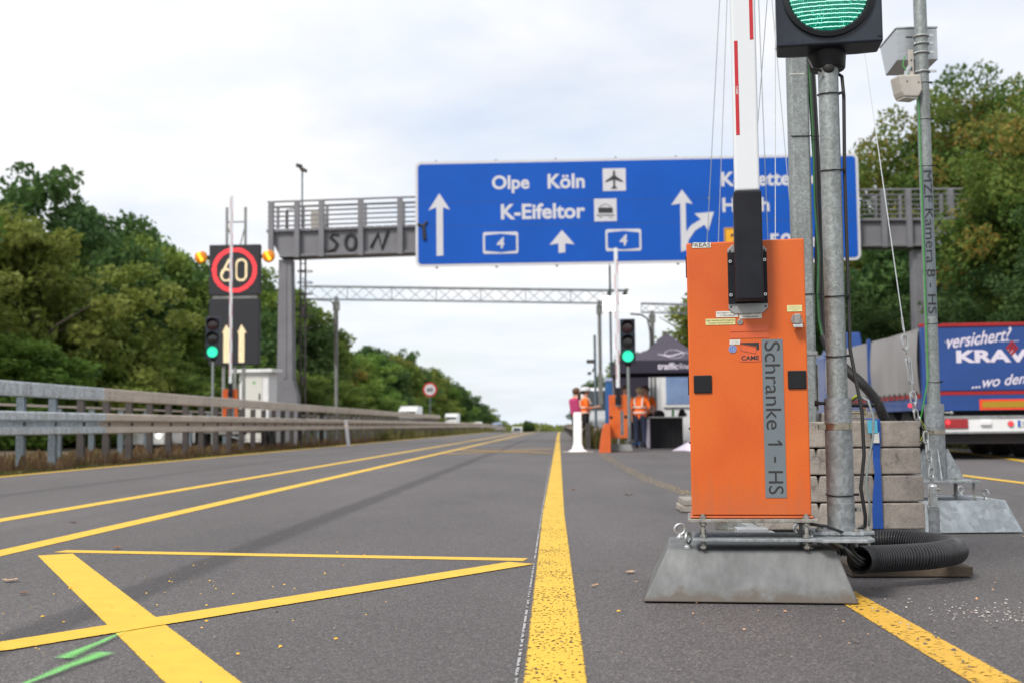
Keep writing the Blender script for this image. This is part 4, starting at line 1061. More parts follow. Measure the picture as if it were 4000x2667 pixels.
# ------------------------------------------------------------------ secondary barriers and signals
make_weight((1.37, 30.32, 0), R(-4), 'ballast base under the barrier in front of the dark tent', M['ballast'], 'steel ballast bases')
make_barrier((1.375, 30.0, 0), R(-5), 'small orange barrier gate in front of the dark tent', .345, 3.68, False)
make_signal((1.70, 31.0, 0), R(-3), 'traffic light showing green in front of the dark tent', 2.25, False, True, .243, w=.39)
make_weight((-10.40, 37.35, .5), R(8), 'ballast base behind the left guardrail under the far barrier', M['ballast'], 'steel ballast bases')
make_barrier((-10.40, 37.0, 0), R(12), 'small orange barrier gate behind the left guardrail', .84, 6.1, False)
make_signal((-10.36, 35.0, 0), R(6), 'traffic light showing green behind the left guardrail beside the 60 sign', 2.75, False, False, .2, w=.42)

# ------------------------------------------------------------------ LED sign trailer
vs_ = thing('led_sign_trailer', 'black LED trailer sign lit with red ring 60 and two arrows', 'LED sign', (-10.73, 38.6, 0), 0)
vs_.scale = (1.07, 1, 1.07); vs_.location.z = -.05
X0v, X1v = -.79, .79
b = MB(); b.bb(X0v, X1v, 0, .22, 4.76, 6.32); b.build('speed_panel', M['ledcase'], vs_, .02)
b = MB(); b.bb(X0v, X1v - .02, 0, .22, 2.62, 4.66); b.build('arrow_panel', M['ledcase'], vs_, .02)
b = MB(); b.bb(X0v + .1, X1v - .1, .05, .12, 4.66, 4.76); b.build('panel_gap_bracket', M['galvold'], vs_)
def dots(pred, x0, x1, z0, z1, st, name, m_, rr=.42):
    b = MB(); nx = int((x1 - x0) / st); nz = int((z1 - z0) / st); s_ = st * rr
    vs = []; fs = []
    for i in range(nx + 1):
        for j in range(nz + 1):
            x = x0 + i * st; z = z0 + j * st
            if pred(x, z):
                o = len(vs); vs += [(x - s_, -.006, z - s_), (x + s_, -.006, z - s_), (x + s_, -.006, z + s_), (x - s_, -.006, z + s_)]; fs.append((o, o + 1, o + 2, o + 3))
    b.add(vs, fs)
    return b.build(name, m_, vs_)
cz_ = 5.53; cxv = .0
dots(lambda x, z: .565 < math.hypot(x - cxv, z - cz_) < .70, -.75, .75, 4.8, 6.3, .026, 'led_ring', M['ledred'])
def seg(p, a_, b_):
    ax, az_ = a_; bx_, bz = b_; dx_, dz_ = bx_ - ax, bz - az_
    t_ = max(0, min(1, ((p[0] - ax) * dx_ + (p[1] - az_) * dz_) / (dx_ * dx_ + dz_ * dz_ + 1e-9)))
    return math.hypot(p[0] - ax - t_ * dx_, p[1] - az_ - t_ * dz_)
def stadium(p, cx, z0, z1, w_):
    return seg(p, (cx, z0 + w_), (cx, z1 - w_))
def six(x, z):
    p = (x - cxv, z - cz_)
    r1 = abs(math.hypot((p[0] + .25), p[1] + .13 if p[1] + .13 > 0.02 else (p[1] + .17) if p[1] + .17 < 0 else 0) - .155) < .033
    r2 = seg(p, (-.385, -.10), (-.17, .32)) < .036
    return (r1 and p[1] < .06) or (r2 and p[1] > -.12)
def zero(x, z):
    p = (x - cxv, z - cz_)
    return abs(stadium(p, .21, -.34, .34, .17) - .150) < .034
dots(six, -.45, .02, 5.1, 5.95, .024, 'led_digit', M['ledwarm'])
dots(zero, .0, .45, 5.1, 5.95, .024, 'led_digit', M['ledwarm'])
def arr(cx):
    def f(x, z):
        q = x - cx
        return (abs(q) < .082 and 2.70 < z < 3.66) or (3.55 < z < 3.86 and abs(q) < (3.86 - z) * .56 + .0 and z > 3.60)
    return f
for cx in (-.235, .235):
    dots(arr(cx), cx - .2, cx + .2, 2.68, 3.9, .030, 'led_arrow', M['ledwarm'])
for x_ in (-.28, .30):
    b = MB(); b.bb(x_ - .035, x_ + .035, .10, .17, 6.32, 7.5); b.build('mast_rail', M['galvold'], vs_)
b = MB(); b.bb(-.25, .27, .12, .15, 7.02, 7.06); b.tube([(-.28, .13, 6.95), (-.12, .13, 6.5)], .02, 6); b.tube([(.30, .13, 6.95), (.14, .13, 6.3)], .02, 6); b.build('mast_brace', M['galvold'], vs_)
for x_ in (.0, .27, -.35):
    b = MB(); b.bb(x_ - .045, x_ + .045, .08, .18, .8, 2.62); b.build('mast_leg', M['galvold'], vs_)
b = MB(); b.tube([(.02, .1, 1.7), (.25, .1, 2.35)], .02, 6); b.build('mast_brace', M['galvold'], vs_)
b = MB(); b.bb(-.9, .9, -.6, 1.6, .55, .72); b.build('trailer_bed', M['galvold'], vs_, .01)
for x_ in (-.95, .95):
    b = MB(); b.lathe([(.0, -.08), (.30, -.08), (.32, 0), (.30, .08), (.0, .08)], 24, Matrix.Translation((x_, .6, .36)) @ Matrix.Rotation(R(90), 4, 'Y')); b.build('wheel', M['tyre'], vs_)
b = MB(); b.tube([(.5, -.6, .62), (.9, -2.2, .35)], .03, 8); b.tube([(-.5, -.6, .62), (.9, -2.2, .35)], .03, 8); b.build('drawbar', M['galv'], vs_)
for s_, lb in ((-1, 'left'), (1, 'right')):
    la = MB(); T = Matrix.Translation((s_ * 1.05, .02, 5.95)) @ Matrix.Rotation(R(90), 4, 'X')
    la.lathe([(.0, -.1), (.17, -.1), (.20, -.02), (.19, .03), (.12, .06), (.0, .07)], 24, T); la.build('warning_lamp', M['amber'], vs_)
    la = MB(); la.sphere((s_ * 1.05 - .05, -.06, 6.03), .055, 8); la.sphere((s_ * 1.05, -.07, 5.94), .05, 8); la.sphere((s_ * 1.05 + .04, -.06, 5.86), .055, 8); la.build('lamp_glow', M['amberlit'], vs_)
    la = MB(); la.bb(min(s_ * .79, s_ * .9), max(s_ * .79, s_ * .9), .08, .14, 5.90, 6.0); la.build('lamp_bracket', M['ledcase'], vs_)
# white switch cabinet behind
wc = thing('switch_cabinet', 'white roadside equipment cabinet behind the LED sign', 'cabinet', (-10.85, 42.2, 0.2), R(-8))
b = MB(); b.bb(-.55, .55, -.4, .4, 0, 2.45); b.build('body', M['whitepl'], wc, .02)
b = MB(); b.bb(-.78, .74, -.55, .5, 2.45, 2.57); b.build('roof', M['whitepl'], wc, .02)
b = MB(); b.bb(-.30, .32, -.42, -.40, .1, 2.3); b.build('door', M['sticker'], wc, .005)
b = MB(); b.bb(.20, .25, -.44, -.42, 1.5, 1.72); b.build('door_handle', M['ink'], wc)
b = MB(); b.cyl((.02, -.425, 2.1), (.02, -.43, 2.1), .05, 14); b.build('green_mark', M['tentgreen'], wc)
b = MB(); b.bb(.46, .56, -.43, -.41, .65, .85); b.build('green_mark', M['tentgreen'], wc)

# ------------------------------------------------------------------ guardrails
def rail_profile(z0, z1, x, dp=.08, sgn=1):
    h = z1 - z0
    return [(x, z0), (x + sgn * dp * .7, z0 + h * .01), (x + sgn * dp, z0 + h * .06), (x + sgn * dp, z0 + h * .31), (x + sgn * dp * .6, z0 + h * .36), (x, z0 + h * .39), (x, z0 + h * .57), (x + sgn * dp * .6, z0 + h * .60), (x + sgn * dp, z0 + h * .66), (x + sgn * dp, z0 + h * .94), (x + sgn * dp * .7, z0 + h * .99), (x, z1)]
def beam_seg(prof, ya, yb, name, m_, parent, th=.004):
    b = MB(); n = len(prof)
    vs = [(x, ya, z + zr(ya)) for x, z in prof] + [(x, yb, z + zr(yb)) for x, z in prof]
    fs = [(i, i + 1, n + i + 1, n + i) for i in range(n - 1)]
    # back sheet gives it thickness
    vs += [(x - th, ya, z + zr(ya)) for x, z in prof] + [(x - th, yb, z + zr(yb)) for x, z in prof]
    fs += [(2 * n + i, 3 * n + i, 3 * n + i + 1, 2 * n + i + 1) for i in range(n - 1)]
    fs += [(0, n, 3 * n, 2 * n), (n - 1, 3 * n - 1, 4 * n - 1, 2 * n - 1)]
    b.add(vs, fs)
    return b.build(name, m_, parent)
GX = -9.62
gr1 = thing('guardrail', 'long double-height steel guardrail along the left edge of the road', 'guardrail', (0, 0, 0))
ybreak = 24.45
y = ybreak - 4.0 * 3
while y < 92:
    new = y < ybreak - .1
    m_ = M['rail_new'] if new else M['rail_old']
    x = GX
    b = MB(); h_ = .003 * (int(y) % 3)
    b.add([(x, y, 1.29), (x + .12, y, 1.30), (x + .12, y, 1.545), (x, y, 1.555), (x, y + 4.0, 1.29), (x + .12, y + 4.0, 1.30), (x + .12, y + 4.0, 1.545), (x, y + 4.0, 1.555)],
          [(1, 5, 6, 2), (2, 6, 7, 3), (3, 7, 4, 0), (0, 4, 5, 1), (0, 1, 2, 3), (7, 6, 5, 4)])
    b.build('box_beam', m_, gr1, .02)
    if y > ybreak - 9 and y < 60:
        b = MB()
        for k in (.25, .55, 1.6, 2.9, 3.3):
            for z_ in (1.36, 1.46): b.sphere((x + .121, y + k, z_), .018, 4, (.4, 1, 1))
        tag(b.build('beam_bolts', M['galvold'] if new else M['post_old'], gr1), kind='stuff')
    y += 4.0
y = ybreak - 4.0 * 3
while y < 200:
    new = y < ybreak - .1
    beam_seg(rail_profile(.60, 1.03, GX, .16), y, min(200, y + 4.0), 'w_beam', M['rail_new'] if new else M['rail_old'], gr1)
    y += 4.0
mesh_post = {}
def post(parent, x, y, z1, m_, key, z0=-.35):
    if key not in mesh_post:
        b = MB(); b.bb(-.075, .065, -.052, -.044, z0, z1); b.bb(-.075, -.067, -.044, .05, z0, z1); b.bb(.057, .065, -.044, .05, z0, z1)
        o = b.build('post', m_, parent); mesh_post[key] = o.data
    else:
        o = bpy.data.objects.new('post', mesh_post[key]); COL.objects.link(o); o.parent = parent
    o.location = (x, y, zr(y)); return o
k = 0; y = 21.0 - 1.333 * 6
while y < 140:
    post(gr1, GX - .05, y, 1.28, M['post_new'] if y < ybreak - 1 else M['post_old'], ('n' if y < ybreak - 1 else 'o') + ('t' if y < 92 else 's')) if y < 92 else post(gr1, GX - .05, y, .98, M['post_old'], 'short')
    y += 1.333
gr2 = thing('guardrail', 'second weathered guardrail running behind the left one', 'guardrail', (0, 0, 0))
y = 14
while y < 110:
    beam_seg(rail_profile(.62, .92, -11.9, .08), y, y + 4.0, 'w_beam', M['post_old'] if False else M['rail_old'], gr2)
    b = MB(); b.bb(-11.9, -11.82, y, y + 4.0, 1.22, 1.27); b.build('top_rail', M['rail_old'], gr2)
    for q in (0, 2): post(gr2, -11.98, y + q, 1.2, M['post_new'], 'back')
    y += 4.0
gr3 = thing('guardrail', 'guardrail starting behind the white post near the people', 'guardrail', (0, 0, 0))
y = 34
while y < 170:
    beam_seg(rail_profile(.45, .78, .62 - (y - 34) * .004, .08, -1), y, y + 4, 'w_beam', M['rail_old'], gr3)
    for q in (0, 2): post(gr3, .70 - (y - 34) * .004, y + q, .74, M['post_old'], 'right')
    y += 4
# leaning delineator post in front of the rail
dl = thing('delineator_post', 'thin white marker post leaning in front of the left guardrail', 'marker post', (-7.75, 43.0, 0), 0)
dl.rotation_euler = (0, R(-6), 0)
b = MB(); b.bb(-.06, .06, -.03, .03, 0, .95); b.build('post_body', M['signwhite'], dl, .01)
b = MB(); b.bb(-.061, .061, -.034, -.031, .70, .80); b.build('reflector', M['reflect'], dl)

# ------------------------------------------------------------------ overhead gantry with direction sign
GY = 46.0
ga = thing('sign_gantry', 'grey steel sign gantry with railed walkway spanning the road', 'gantry', (0, GY, 0))
def colm(x, w0, w1, zt, fl=False):
    b = MB()
    zs = [(-.2, w1 * 2.0 if fl else w1), (1.95, w1 * 1.55 if fl else w1), (2.55, w1), (zt, w0)]
    vs = []; fs = []
    for z, w_ in zs: vs += [(x - w_ / 2, -.3, z), (x + w_ / 2, -.3, z), (x + w_ / 2, .3, z), (x - w_ / 2, .3, z)]
    for i in range(len(zs) - 1):
        for q in range(4): fs.append((i * 4 + q, i * 4 + (q + 1) % 4, i * 4 + 4 + (q + 1) % 4, i * 4 + 4 + q))
    b.add(vs, fs); b.build('column', M['gantry'], ga, .02)
    b = MB(); b.bb(x - w0 * .10, x + w0 * .12, -.33, -.3, 2.6, zt); b.build('column_rib', M['gantry'], ga)
colm(-10.72, .50, .62, 7.2, True); colm(13.65, .50, .55, 7.18)
def gz(x): # camber of the beam
    return 7.30 + .105 * min(1, (x + 11.4) / 6) if x < -5.4 else 7.405 - .09 * max(0, (x - 4) / 11)
gx = [-11.4, -10.45 + .75, -8.0, -6.3 + .7, -2.5, .5, 3.5, 6.5, 9.5, 11.6, 13.4, 15.2, 17]
b = MB(); n_ = 14; xs_ = np.linspace(-11.4, 17.0, n_ + 1)
vs = []
for x in xs_: z0 = gz(x); vs += [(x, -.38, z0), (x, .38, z0), (x, .38, z0 + .98), (x, -.38, z0 + .98)]
fs = [(i * 4 + q, i * 4 + (q + 1) % 4, i * 4 + 4 + (q + 1) % 4, i * 4 + 4 + q) for i in range(n_) for q in range(4)] + [(0, 3, 2, 1), tuple(n_ * 4 + q for q in range(4))]
vs[0] = (-10.9, -.38, gz(-11)); vs[1] = (-10.9, .38, gz(-11))
b.add(vs, fs); b.build('beam', M['gantry'], ga)
for dz, hh, nm in ((-.03, .09, 'lower_flange'), (.95, .10, 'upper_flange')):
    b = MB(); vs = []
    for x in xs_:
        z0 = gz(x) + dz; xx = max(x, -10.9) if dz < 0 else x; vs += [(xx, -.52, z0), (xx, .52, z0), (xx, .52, z0 + hh), (xx, -.52, z0 + hh)]
    b.add(vs, fs); b.build(nm, M['gantry'], ga)
posts = [-11.3, -9.85 + .0, -8.75 + .9 - .0]
posts = [-11.28, -9.05, -7.95, -6.2, -4.0, -1.5, 1, 3.5, 6, 8.5, 11.6, 12.6, 13.5, 15.2]
posts = [-11.28, -8.95 - .0, -6.9]
def ux(u): return (u - 2200) / 4667 * GY * 1.0
posts = [ux(1062) + .0, ux(1165), ux(1262), ux(1417), ux(1572)] + [-4, -1.5, 1, 3.5, 6, 8.5, 11.2] + [ux(3445), ux(3540), ux(3700), 16.6]
for x in posts:
    z0 = gz(x)
    b = MB(); b.bb(x - .10, x + .10, -.60, -.42, z0 - .08, z0 + 2.12); b.build('railing_post', M['gantry'], ga)
    b = MB(); b.bb(x - .05, x + .05, .55, .65, z0 + 1.0, z0 + 2.12); b.build('railing_post', M['gantry'], ga)
for yy in (-.56, .60):
    for j, dz in enumerate((1.18, 1.36, 1.55, 1.74, 1.93, 2.12)):
        b = MB(); b.tube([(x, yy, gz(x) + dz) for x in np.linspace(-11.35, 17, 12)], .022 if dz < 2.1 else .04, 6); b.build('handrail', M['gantry'], ga)
b = MB()
for x in np.arange(-10.9, -5.6, .31): b.sphere((float(x), -.53, gz(x) + 1.02), .035, 4)
tag(b.build('walkway_bolts', M['zinc'], ga), kind='stuff')
b = MB(); b.bb(ux(1212), ux(1262), -.2, .3, gz(-9) + 1.05, gz(-9) + 1.75); b.build('equipment_box', M['beige'], ga, .02)
b = MB(); b.tube([(ux(1108), .2, 8.4), (ux(1108), .2, 9.25), (ux(1150), .2, 9.3)], .03, 6); b.bb(ux(1104), ux(1114), .1, .2, 8.4, 9.2); b.build('gate_frame', M['post_old'], ga)
# graffiti letters
def stroke(pts, r, nm='graffiti_letter', m_=None, par=ga, w_=.075):
    b = MB(); b.tube([(p[0], -.395 if len(p) < 3 else p[2], p[1]) for p in pts], r, 6); return b.build(nm, m_ or M['ink'], par)
sx0 = ux(1290); lz = 7.40
stroke([(sx0 + .35, lz + .72), (sx0 + .15, lz + .78), (sx0 + .05, lz + .62), (sx0 + .2, lz + .5), (sx0 + .32, lz + .36), (sx0 + .2, lz + .15), (sx0 - .1, lz + .08)], .07)
ox_ = ux(1375); stroke([(ox_ + .20 * math.cos(a_), lz + .42 + .30 * math.sin(a_)) for a_ in [k * math.pi / 8 for k in range(17)]], .07)
nx_ = ux(1455); stroke([(nx_, lz + .2), (nx_ + .28, lz + .75), (nx_ + .42, lz + .12), (nx_ + .68, lz + .85)], .065)
# ladder
b = MB()
for x in (ux(1160), ux(1180)): b.bb(x - .03, x + .03, .3, .36, .3, 7.3)
z_ = .5
while z_ < 7.2: b.bb(ux(1160), ux(1180), .31, .35, z_, z_ + .03); z_ += .3
b.bb(ux(1163), ux(1178), .2, .3, 5.0, 5.4); b.bb(ux(1163), ux(1178), .2, .3, 2.4, 2.7); b.build('ladder', M['post_old'], ga)
for dz in np.arange(4.6, 7.3, .45):
    b = MB(); b.ring((ux(1172), .62, float(dz)), .30, .018, 'Z', 16, 5); b.build('ladder_hoop', M['post_old'], ga)
lm = thing('camera_mast', 'thin mast with two small cameras on top of the gantry walkway', 'camera mast', (ux(1178), GY - .2, 8.35))
b = MB(); b.cyl((0, 0, 0), (0, 0, 2.45), .035, 8); b.build('mast', M['post_new'], lm)
b = MB(); b.box((-.12, 0, 2.55), (.22, .2, .12), (0, R(15), 0)); b.box((.08, 0, 2.38), (.2, .18, .12), (0, R(30), 0)); b.tube([(-.12, 0, 2.5), (0, 0, 2.3), (.1, 0, 2.35)], .03, 6); b.build('cameras', M['post_old'], lm)

sgn = thing('direction_sign', 'huge blue direction sign reading Olpe K\u00f6ln hung on the gantry', 'road sign', (0, GY - .78, 0))
def bent(x, z): return z
SX0, SX1, SZ0, SZ1 = -5.56, 11.30, 6.76, 10.83
FY = GY - .78
KS = (GY - .78) / 46.0
def sxp(u): return (u - 1632) / (3345 - 1632) * (SX1 - SX0) + SX0
def szp(v, u=2200): return SZ1 - (v - (635 - (u - 1632) * .0128)) / 398.0 * (SZ1 - SZ0)
def rrect(x0, x1, z0, z1, r, n=5):
    out = []
    for cx, cz, a0 in ((x1 - r, z1 - r, 0), (x0 + r, z1 - r, 90), (x0 + r, z0 + r, 180), (x1 - r, z0 + r, 270)):
        for k in range(n + 1): a_ = R(a0 + 90 * k / n); out.append((cx + r * math.cos(a_), cz + r * math.sin(a_)))
    return out
def plate(name, poly, y, th, m_, par=sgn, bevel=0):
    b = MB(); b.prism(poly, th, Matrix.Translation((0, y, 0)) @ Matrix.Rotation(R(90), 4, 'X')); return b.build(name, m_, par, bevel)
plate('back_plate', rrect(SX0, SX1, SZ0, SZ1, .22), .06, .06, M['signwhite'])
plate('blue_field', rrect(SX0 + .10, SX1 - .10, SZ0 + .10, SZ1 - .10, .14), -.004, .006, M['signblue'])
tags = [('Olpe', 1932, 2078, 689, 757), ('K\u00f6ln', 2149, 2293, 684, 740), ('K-Eifeltor', 1966, 2293, 797, 856)]
for s_, u0, u1, v0, v1 in tags:
    textmesh('lettering', s_, M['signwhite'], sgn, (sxp(u0), sxp(u1), szp(v1, u0), szp(v0, u0)), -.014, 0, .028)
textmesh('lettering', 'K-Klettenberg', M['signwhite'], sgn, (sxp(2820), sxp(3262), szp(752, 2820), szp(680, 2820)), -.014, 0, .028)
textmesh('lettering', 'H\u00fcrth', M['signwhite'], sgn, (sxp(2822), sxp(3002), szp(832, 2820), szp(778, 2820)), -.014, 0, .028)
textmesh('lettering', '500 m', M['signwhite'], sgn, (sxp(2998), sxp(3220), szp(965, 2998), szp(912, 2998)), -.014, 0, .028)
def pp(lst, u0=0): return [(sxp(u), szp(v, u)) for u, v in lst]
plate('arrow', pp([(1714, 992), (1714, 808), (1683, 820), (1726, 755), (1768, 818), (1740, 808), (1740, 990)]), -.012, .006, M['signwhite'])
plate('arrow', pp([(2188, 982), (2188, 946), (2153, 952), (2202, 896), (2250, 950), (2214, 946), (2214, 980)]), -.012, .006, M['signwhite'])
plate('arrow', pp([(2660, 980), (2660, 798), (2625, 804), (2668, 746), (2708, 800), (2681, 795), (2681, 905), (2700, 880), (2738, 858), (2714, 836), (2789, 830), (2765, 902), (2752, 878), (2715, 900), (2690, 935), (2683, 972)]), -.012, .006, M['signwhite'])
for u0, u1, v0, v1 in ((2363, 2452, 665, 750), (2328, 2415, 779, 864)):
    plate('symbol_field', [(sxp(u0), szp(v1, u0)), (sxp(u1), szp(v1, u0)), (sxp(u1), szp(v0, u0)), (sxp(u0), szp(v0, u0))], -.012, .006, M['signwhite'])
c_ = 2407
plate('plane_symbol', pp([(c_ - 3, 742), (c_ - 11, 742), (c_ - 10, 737), (c_ - 4, 732), (c_ - 4, 708), (c_ - 34, 718), (c_ - 34, 712), (c_ - 5, 692), (c_ - 4, 676), (c_, 670), (c_ + 4, 676), (c_ + 5, 692), (c_ + 34, 712), (c_ + 34, 718), (c_ + 4, 708), (c_ + 4, 732), (c_ + 10, 737), (c_ + 11, 742)]), -.019, .004, M['signblack'])
c_ = 2372
plate('train_symbol', pp([(c_ - 28, 833), (c_ - 28, 812), (c_ + 28, 812), (c_ + 28, 833)]), -.019, .004, M['signblack'])
plate('train_symbol', pp([(c_ - 34, 843), (c_ - 34, 839), (c_ + 34, 839), (c_ + 34, 843)]), -.019, .004, M['signblack'])
for q in (-20, 20):
    plate('train_symbol', pp([(c_ + q - 8, 848), (c_ + q + 8, 848), (c_ + q + 3, 851), (c_ + q - 3, 851)]), -.019, .004, M['signblack'])
b = MB(); b.tube([(x, -.021, z) for x, z in pp([(c_ - 22, 808), (c_, 798), (c_ + 22, 808)])], .012, 5); b.build('train_symbol', M['signblack'], sgn)
for u0, u1, v0, v1 in ((1895, 2032, 903, 985), (2370, 2508, 894, 976)):
    plate('route_badge', rrect(sxp(u0), sxp(u1), szp(v1, u0), szp(v0, u0), .08), -.012, .006, M['signwhite'])
    w_ = u1 - u0; h_ = v1 - v0
    plate('route_badge_field', pp([(u0 + 8, v0 + 12 + .0), (u0 + w_ / 2, v0 + 6), (u1 - 8, v0 + 12), (u1 - 8, v1 - 12), (u0 + w_ / 2, v1 - 6), (u0 + 8, v1 - 12)][::-1]), -.019, .004, M['signblue'])
    textmesh('lettering', '4', M['signwhite'], sgn, (sxp(u0 + w_ / 2 - 15), sxp(u0 + w_ / 2 + 15), szp(v0 + 62, u0), szp(v0 + 20, u0)), -.026, 0, .02, .12)
plate('yellow_badge', rrect(sxp(2826), sxp(2950), szp(985, 2826), szp(890, 2826), .06), -.012, .006, M['signyellow'])
plate('yellow_badge_edge', rrect(sxp(2829), sxp(2947), szp(982, 2826), szp(893, 2826), .06), -.019, .003, M['signblack'])
plate('yellow_badge_field', rrect(sxp(2832), sxp(2944), szp(979, 2826), szp(896, 2826), .05), -.024, .003, M['signyellow'])
textmesh('lettering', '265', M['signblack'], sgn, (sxp(2850), sxp(2930), szp(960, 2826), szp(912, 2826)), -.030, 0, .02)
for v_ in (874, 785):
    b = MB(); b.bb(SX0 + .1, SX1 - .1, -.0115, -.0102, szp(v_) - .010, szp(v_) + .010); b.build('panel_joint', M['truckblue'], sgn)
b = MB(); b.tube([(sxp(1640), -.03, szp(872, 1640)), (sxp(1656), -.03, szp(876, 1640)), (sxp(1664), -.03, szp(880, 1640)), (sxp(1668), -.03, szp(930, 1640))], [.05, .05, .07, .08], 6); b.tube([(sxp(1664), -.03, szp(880, 1640)), (sxp(1677), -.03, szp(862, 1640))], .055, 6)
b.build('graffiti_mark', M['ink'], sgn)
b = MB()
for x in np.arange(SX0 + .8, SX1, 2.3): b.bb(float(x) - .04, float(x) + .04, .061, .75, SZ0 + .9, SZ0 + 1.0); b.bb(float(x) - .04, float(x) + .04, .061, .14, SZ0 - .06, SZ1 + .06)
b.build('sign_brackets', M['galvold'], sgn)

# ------------------------------------------------------------------ truss portals
def truss(name, lb, x0, x1, y, z0, z1, h, d=.5, cat='truss portal', poles=()):
    t = thing(name, lb, cat, (0, y, 0))
    L_ = x1 - x0
    def zz(x): return z0 + (z1 - z0) * (x - x0) / L_
    for yy in (0, d):
        for dz, nm in ((0, 'lower_chord'), (h, 'upper_chord')):
            b = MB(); b.tube([(x0, yy, zz(x0) + dz), (x1, yy, zz(x1) + dz)], .035 if dz else .022, 6); b.build(nm, M['galv'] if dz else M['post_new'], t)
    st = h * 1.15; x = x0; k = 0; bars = []
    while x + st < x1 + .01:
        bars.append(((x, 0, zz(x) + (0 if k % 2 == 0 else h)), (x + st, 0, zz(x + st) + (h if k % 2 == 0 else 0)), .012))
        bars.append(((x, d, zz(x) + (h if k % 2 == 0 else 0)), (x + st, d, zz(x + st) + (0 if k % 2 == 0 else h)), .012))
        if k % 3 == 0: bars.append(((x, 0, zz(x)), (x, 0, zz(x) + h), .016))
        x += st; k += 1
    for p_, q_, r_ in bars:
        b = MB(); b.tube([p_, q_], r_, 4); b.build('lattice_bar', M['post_new'], t)
    for px_, r_ in poles:
        b = MB(); b.cyl((px_, .25, 0), (px_, .25, zz(px_) + h * .2), r_, 12); b.bb(px_ - r_ * 1.6, px_ + r_ * 1.6, .15, .35, zz(px_) - .5, zz(px_) - .1); b.build('pole', M['galvold'], t)
    return t
t1 = truss('truss_portal', 'thin lattice truss portal spanning the road behind the gantry', -11.6, 2.92, 53.0, 6.47, 6.05, .58, poles=((-10.15, .09), (1.68, .08)))
b = MB(); b.tube([(-11.6, 0, 6.45), (-10.9, 0, 6.38), (-10.35, 0, 6.35), (-10.2, 0, 6.1), (-10.2, .1, 5.2), (-10.15, .1, 3.5)], .03, 6); b.build('cable', M['post_old'], t1)
b = MB(); b.bb(1.58, 1.78, .1, .4, 0, 3.0); b.build('pole_housing', M['galvold'], t1, .01)
t2 = truss('truss_portal', 'shorter lattice truss portal to the right behind the dark tent', 4.0, 11.0, 60.0, 6.3, 6.0, .45, poles=((4.55, .1), (10.8, .1)))
b = MB(); b.tube([(3.45, 0, 6.2), (4.0, 0, 6.15), (4.3, 0, 5.95), (4.42, 0, 5.3), (4.45, 0, 3.5)], .05, 6); b.build('cable', M['post_old'], t2)
for i, (x0_, x1_, lb) in enumerate(((1.75, 2.38, 'left of two glaring white floodlights on the truss end'), (2.47, 3.03, 'right of two glaring white floodlights on the truss end'))):
    t = thing('floodlight', lb, 'floodlight', ((x0_ + x1_) / 2, 50.2, 5.42), 0, 'floodlights on the truss end')
    w_ = x1_ - x0_
    b = MB(); b.bb(-w_ / 2, w_ / 2, 0, .15, 0, .66); b.build('housing', M['galvold'], t, .02)
    b = MB(); b.bb(-w_ / 2 + .02, w_ / 2 - .02, -.02, -.001, .02, .64); b.build('lamp_face', M['flood'], t, .008)
    b = MB(); b.tube([(0, .1, .66), (0, .1, .95)], .03, 6); b.bb(-.08, .08, .1, 2.9, .9, .96); b.build('yoke', M['galvold'], t)
pm = thing('slim_mast', 'tall thin mast rising beside the truss end', 'mast', (2.0, 49.0, 0)); b = MB(); b.cyl((0, 0, 0), (0, 0, 7.2), .045, 10); b.build('mast_tube', M['post_new'], pm); b = MB(); b.cyl((0, 0, 7.2), (0, 0, 7.5), .02, 8); b.build('mast_tip', M['post_new'], pm)
pm = thing('camera_mast', 'short mast with dark camera above the person in white helmet', 'camera mast', (1.12, 41.0, 0)); b = MB(); b.cyl((0, 0, 0), (0, 0, 3.75), .045, 10); b.build('mast_tube', M['post_new'], pm)
b = MB(); b.box((-.16, 0, 2.85), (.26, .2, .12)); b.box((-.2, 0, 2.45), (.12, .12, .1)); b.tube([(-.1, 0, 2.5), (0, 0, 2.7)], .03, 6); b.build('cameras', M['post_old'], pm)

# ------------------------------------------------------------------ round speed sign far off
rs_ = thing('speed_sign', 'round red-edged 60 speed sign standing beyond the left guardrail', 'road sign', (-10.25, 92, 0))
b = MB(); b.cyl((0, .05, 0), (0, .05, 3.9), .05, 8); b.build('post', M['post_new'], rs_)
for r_, y_, m_, nm in ((.55, 0, 'red', 'red_rim'), (.42, -.02, 'signwhite', 'white_face')):
    b = MB(); b.cyl((0, y_, 3.55), (0, y_ - .015, 3.55), r_, 32); b.build(nm, M[m_], rs_)
textmesh('lettering', '60', M['signblack'], rs_, (-.24, .24, 3.37, 3.73), -.045, 0, .03)

# ------------------------------------------------------------------ lorry trailer at right
tk = thing('lorry', 'blue lorry trailer with grey tarpaulin side and KRAVAG lettering on its rear', 'lorry', (6.37, 21.5, 0), R(-2.2))
# local x right from the left rear corner, y forward
L_ = 9.2; Wd = 2.5
b = MB(); b.bb(0, Wd, 0, .06, 1.215, 2.345); b.build('rear_door', M['truckblue'], tk, .01)
b = MB(); b.bb(-.01, Wd + .01, -.02, .08, 2.348, 2.41); b.build('top_rail', M['truckred'], tk, .006)
b = MB(); b.bb(-.0, .09, -.03, .10, .90, 2.346); b.build('corner_post', M['truckblue'], tk, .01)
b = MB(); b.bb(.10, Wd, -.010, .05, 1.145, 1.205); b.build('red_band', M['truckred'], tk)
b = MB(); b.bb(.10, Wd, -.005, .06, .865, 1.143); b.build('rear_sill', M['truckblue'], tk, .004)
b = MB(); b.bb(.98, Wd - .1, -.014, -.006, .875, 1.062); b.build('marker_edge', M['markred'], tk)
b = MB(); b.bb(1.03, Wd - .15, -.019, -.015, .915, 1.022); b.build('marker_centre', M['markyel'], tk)
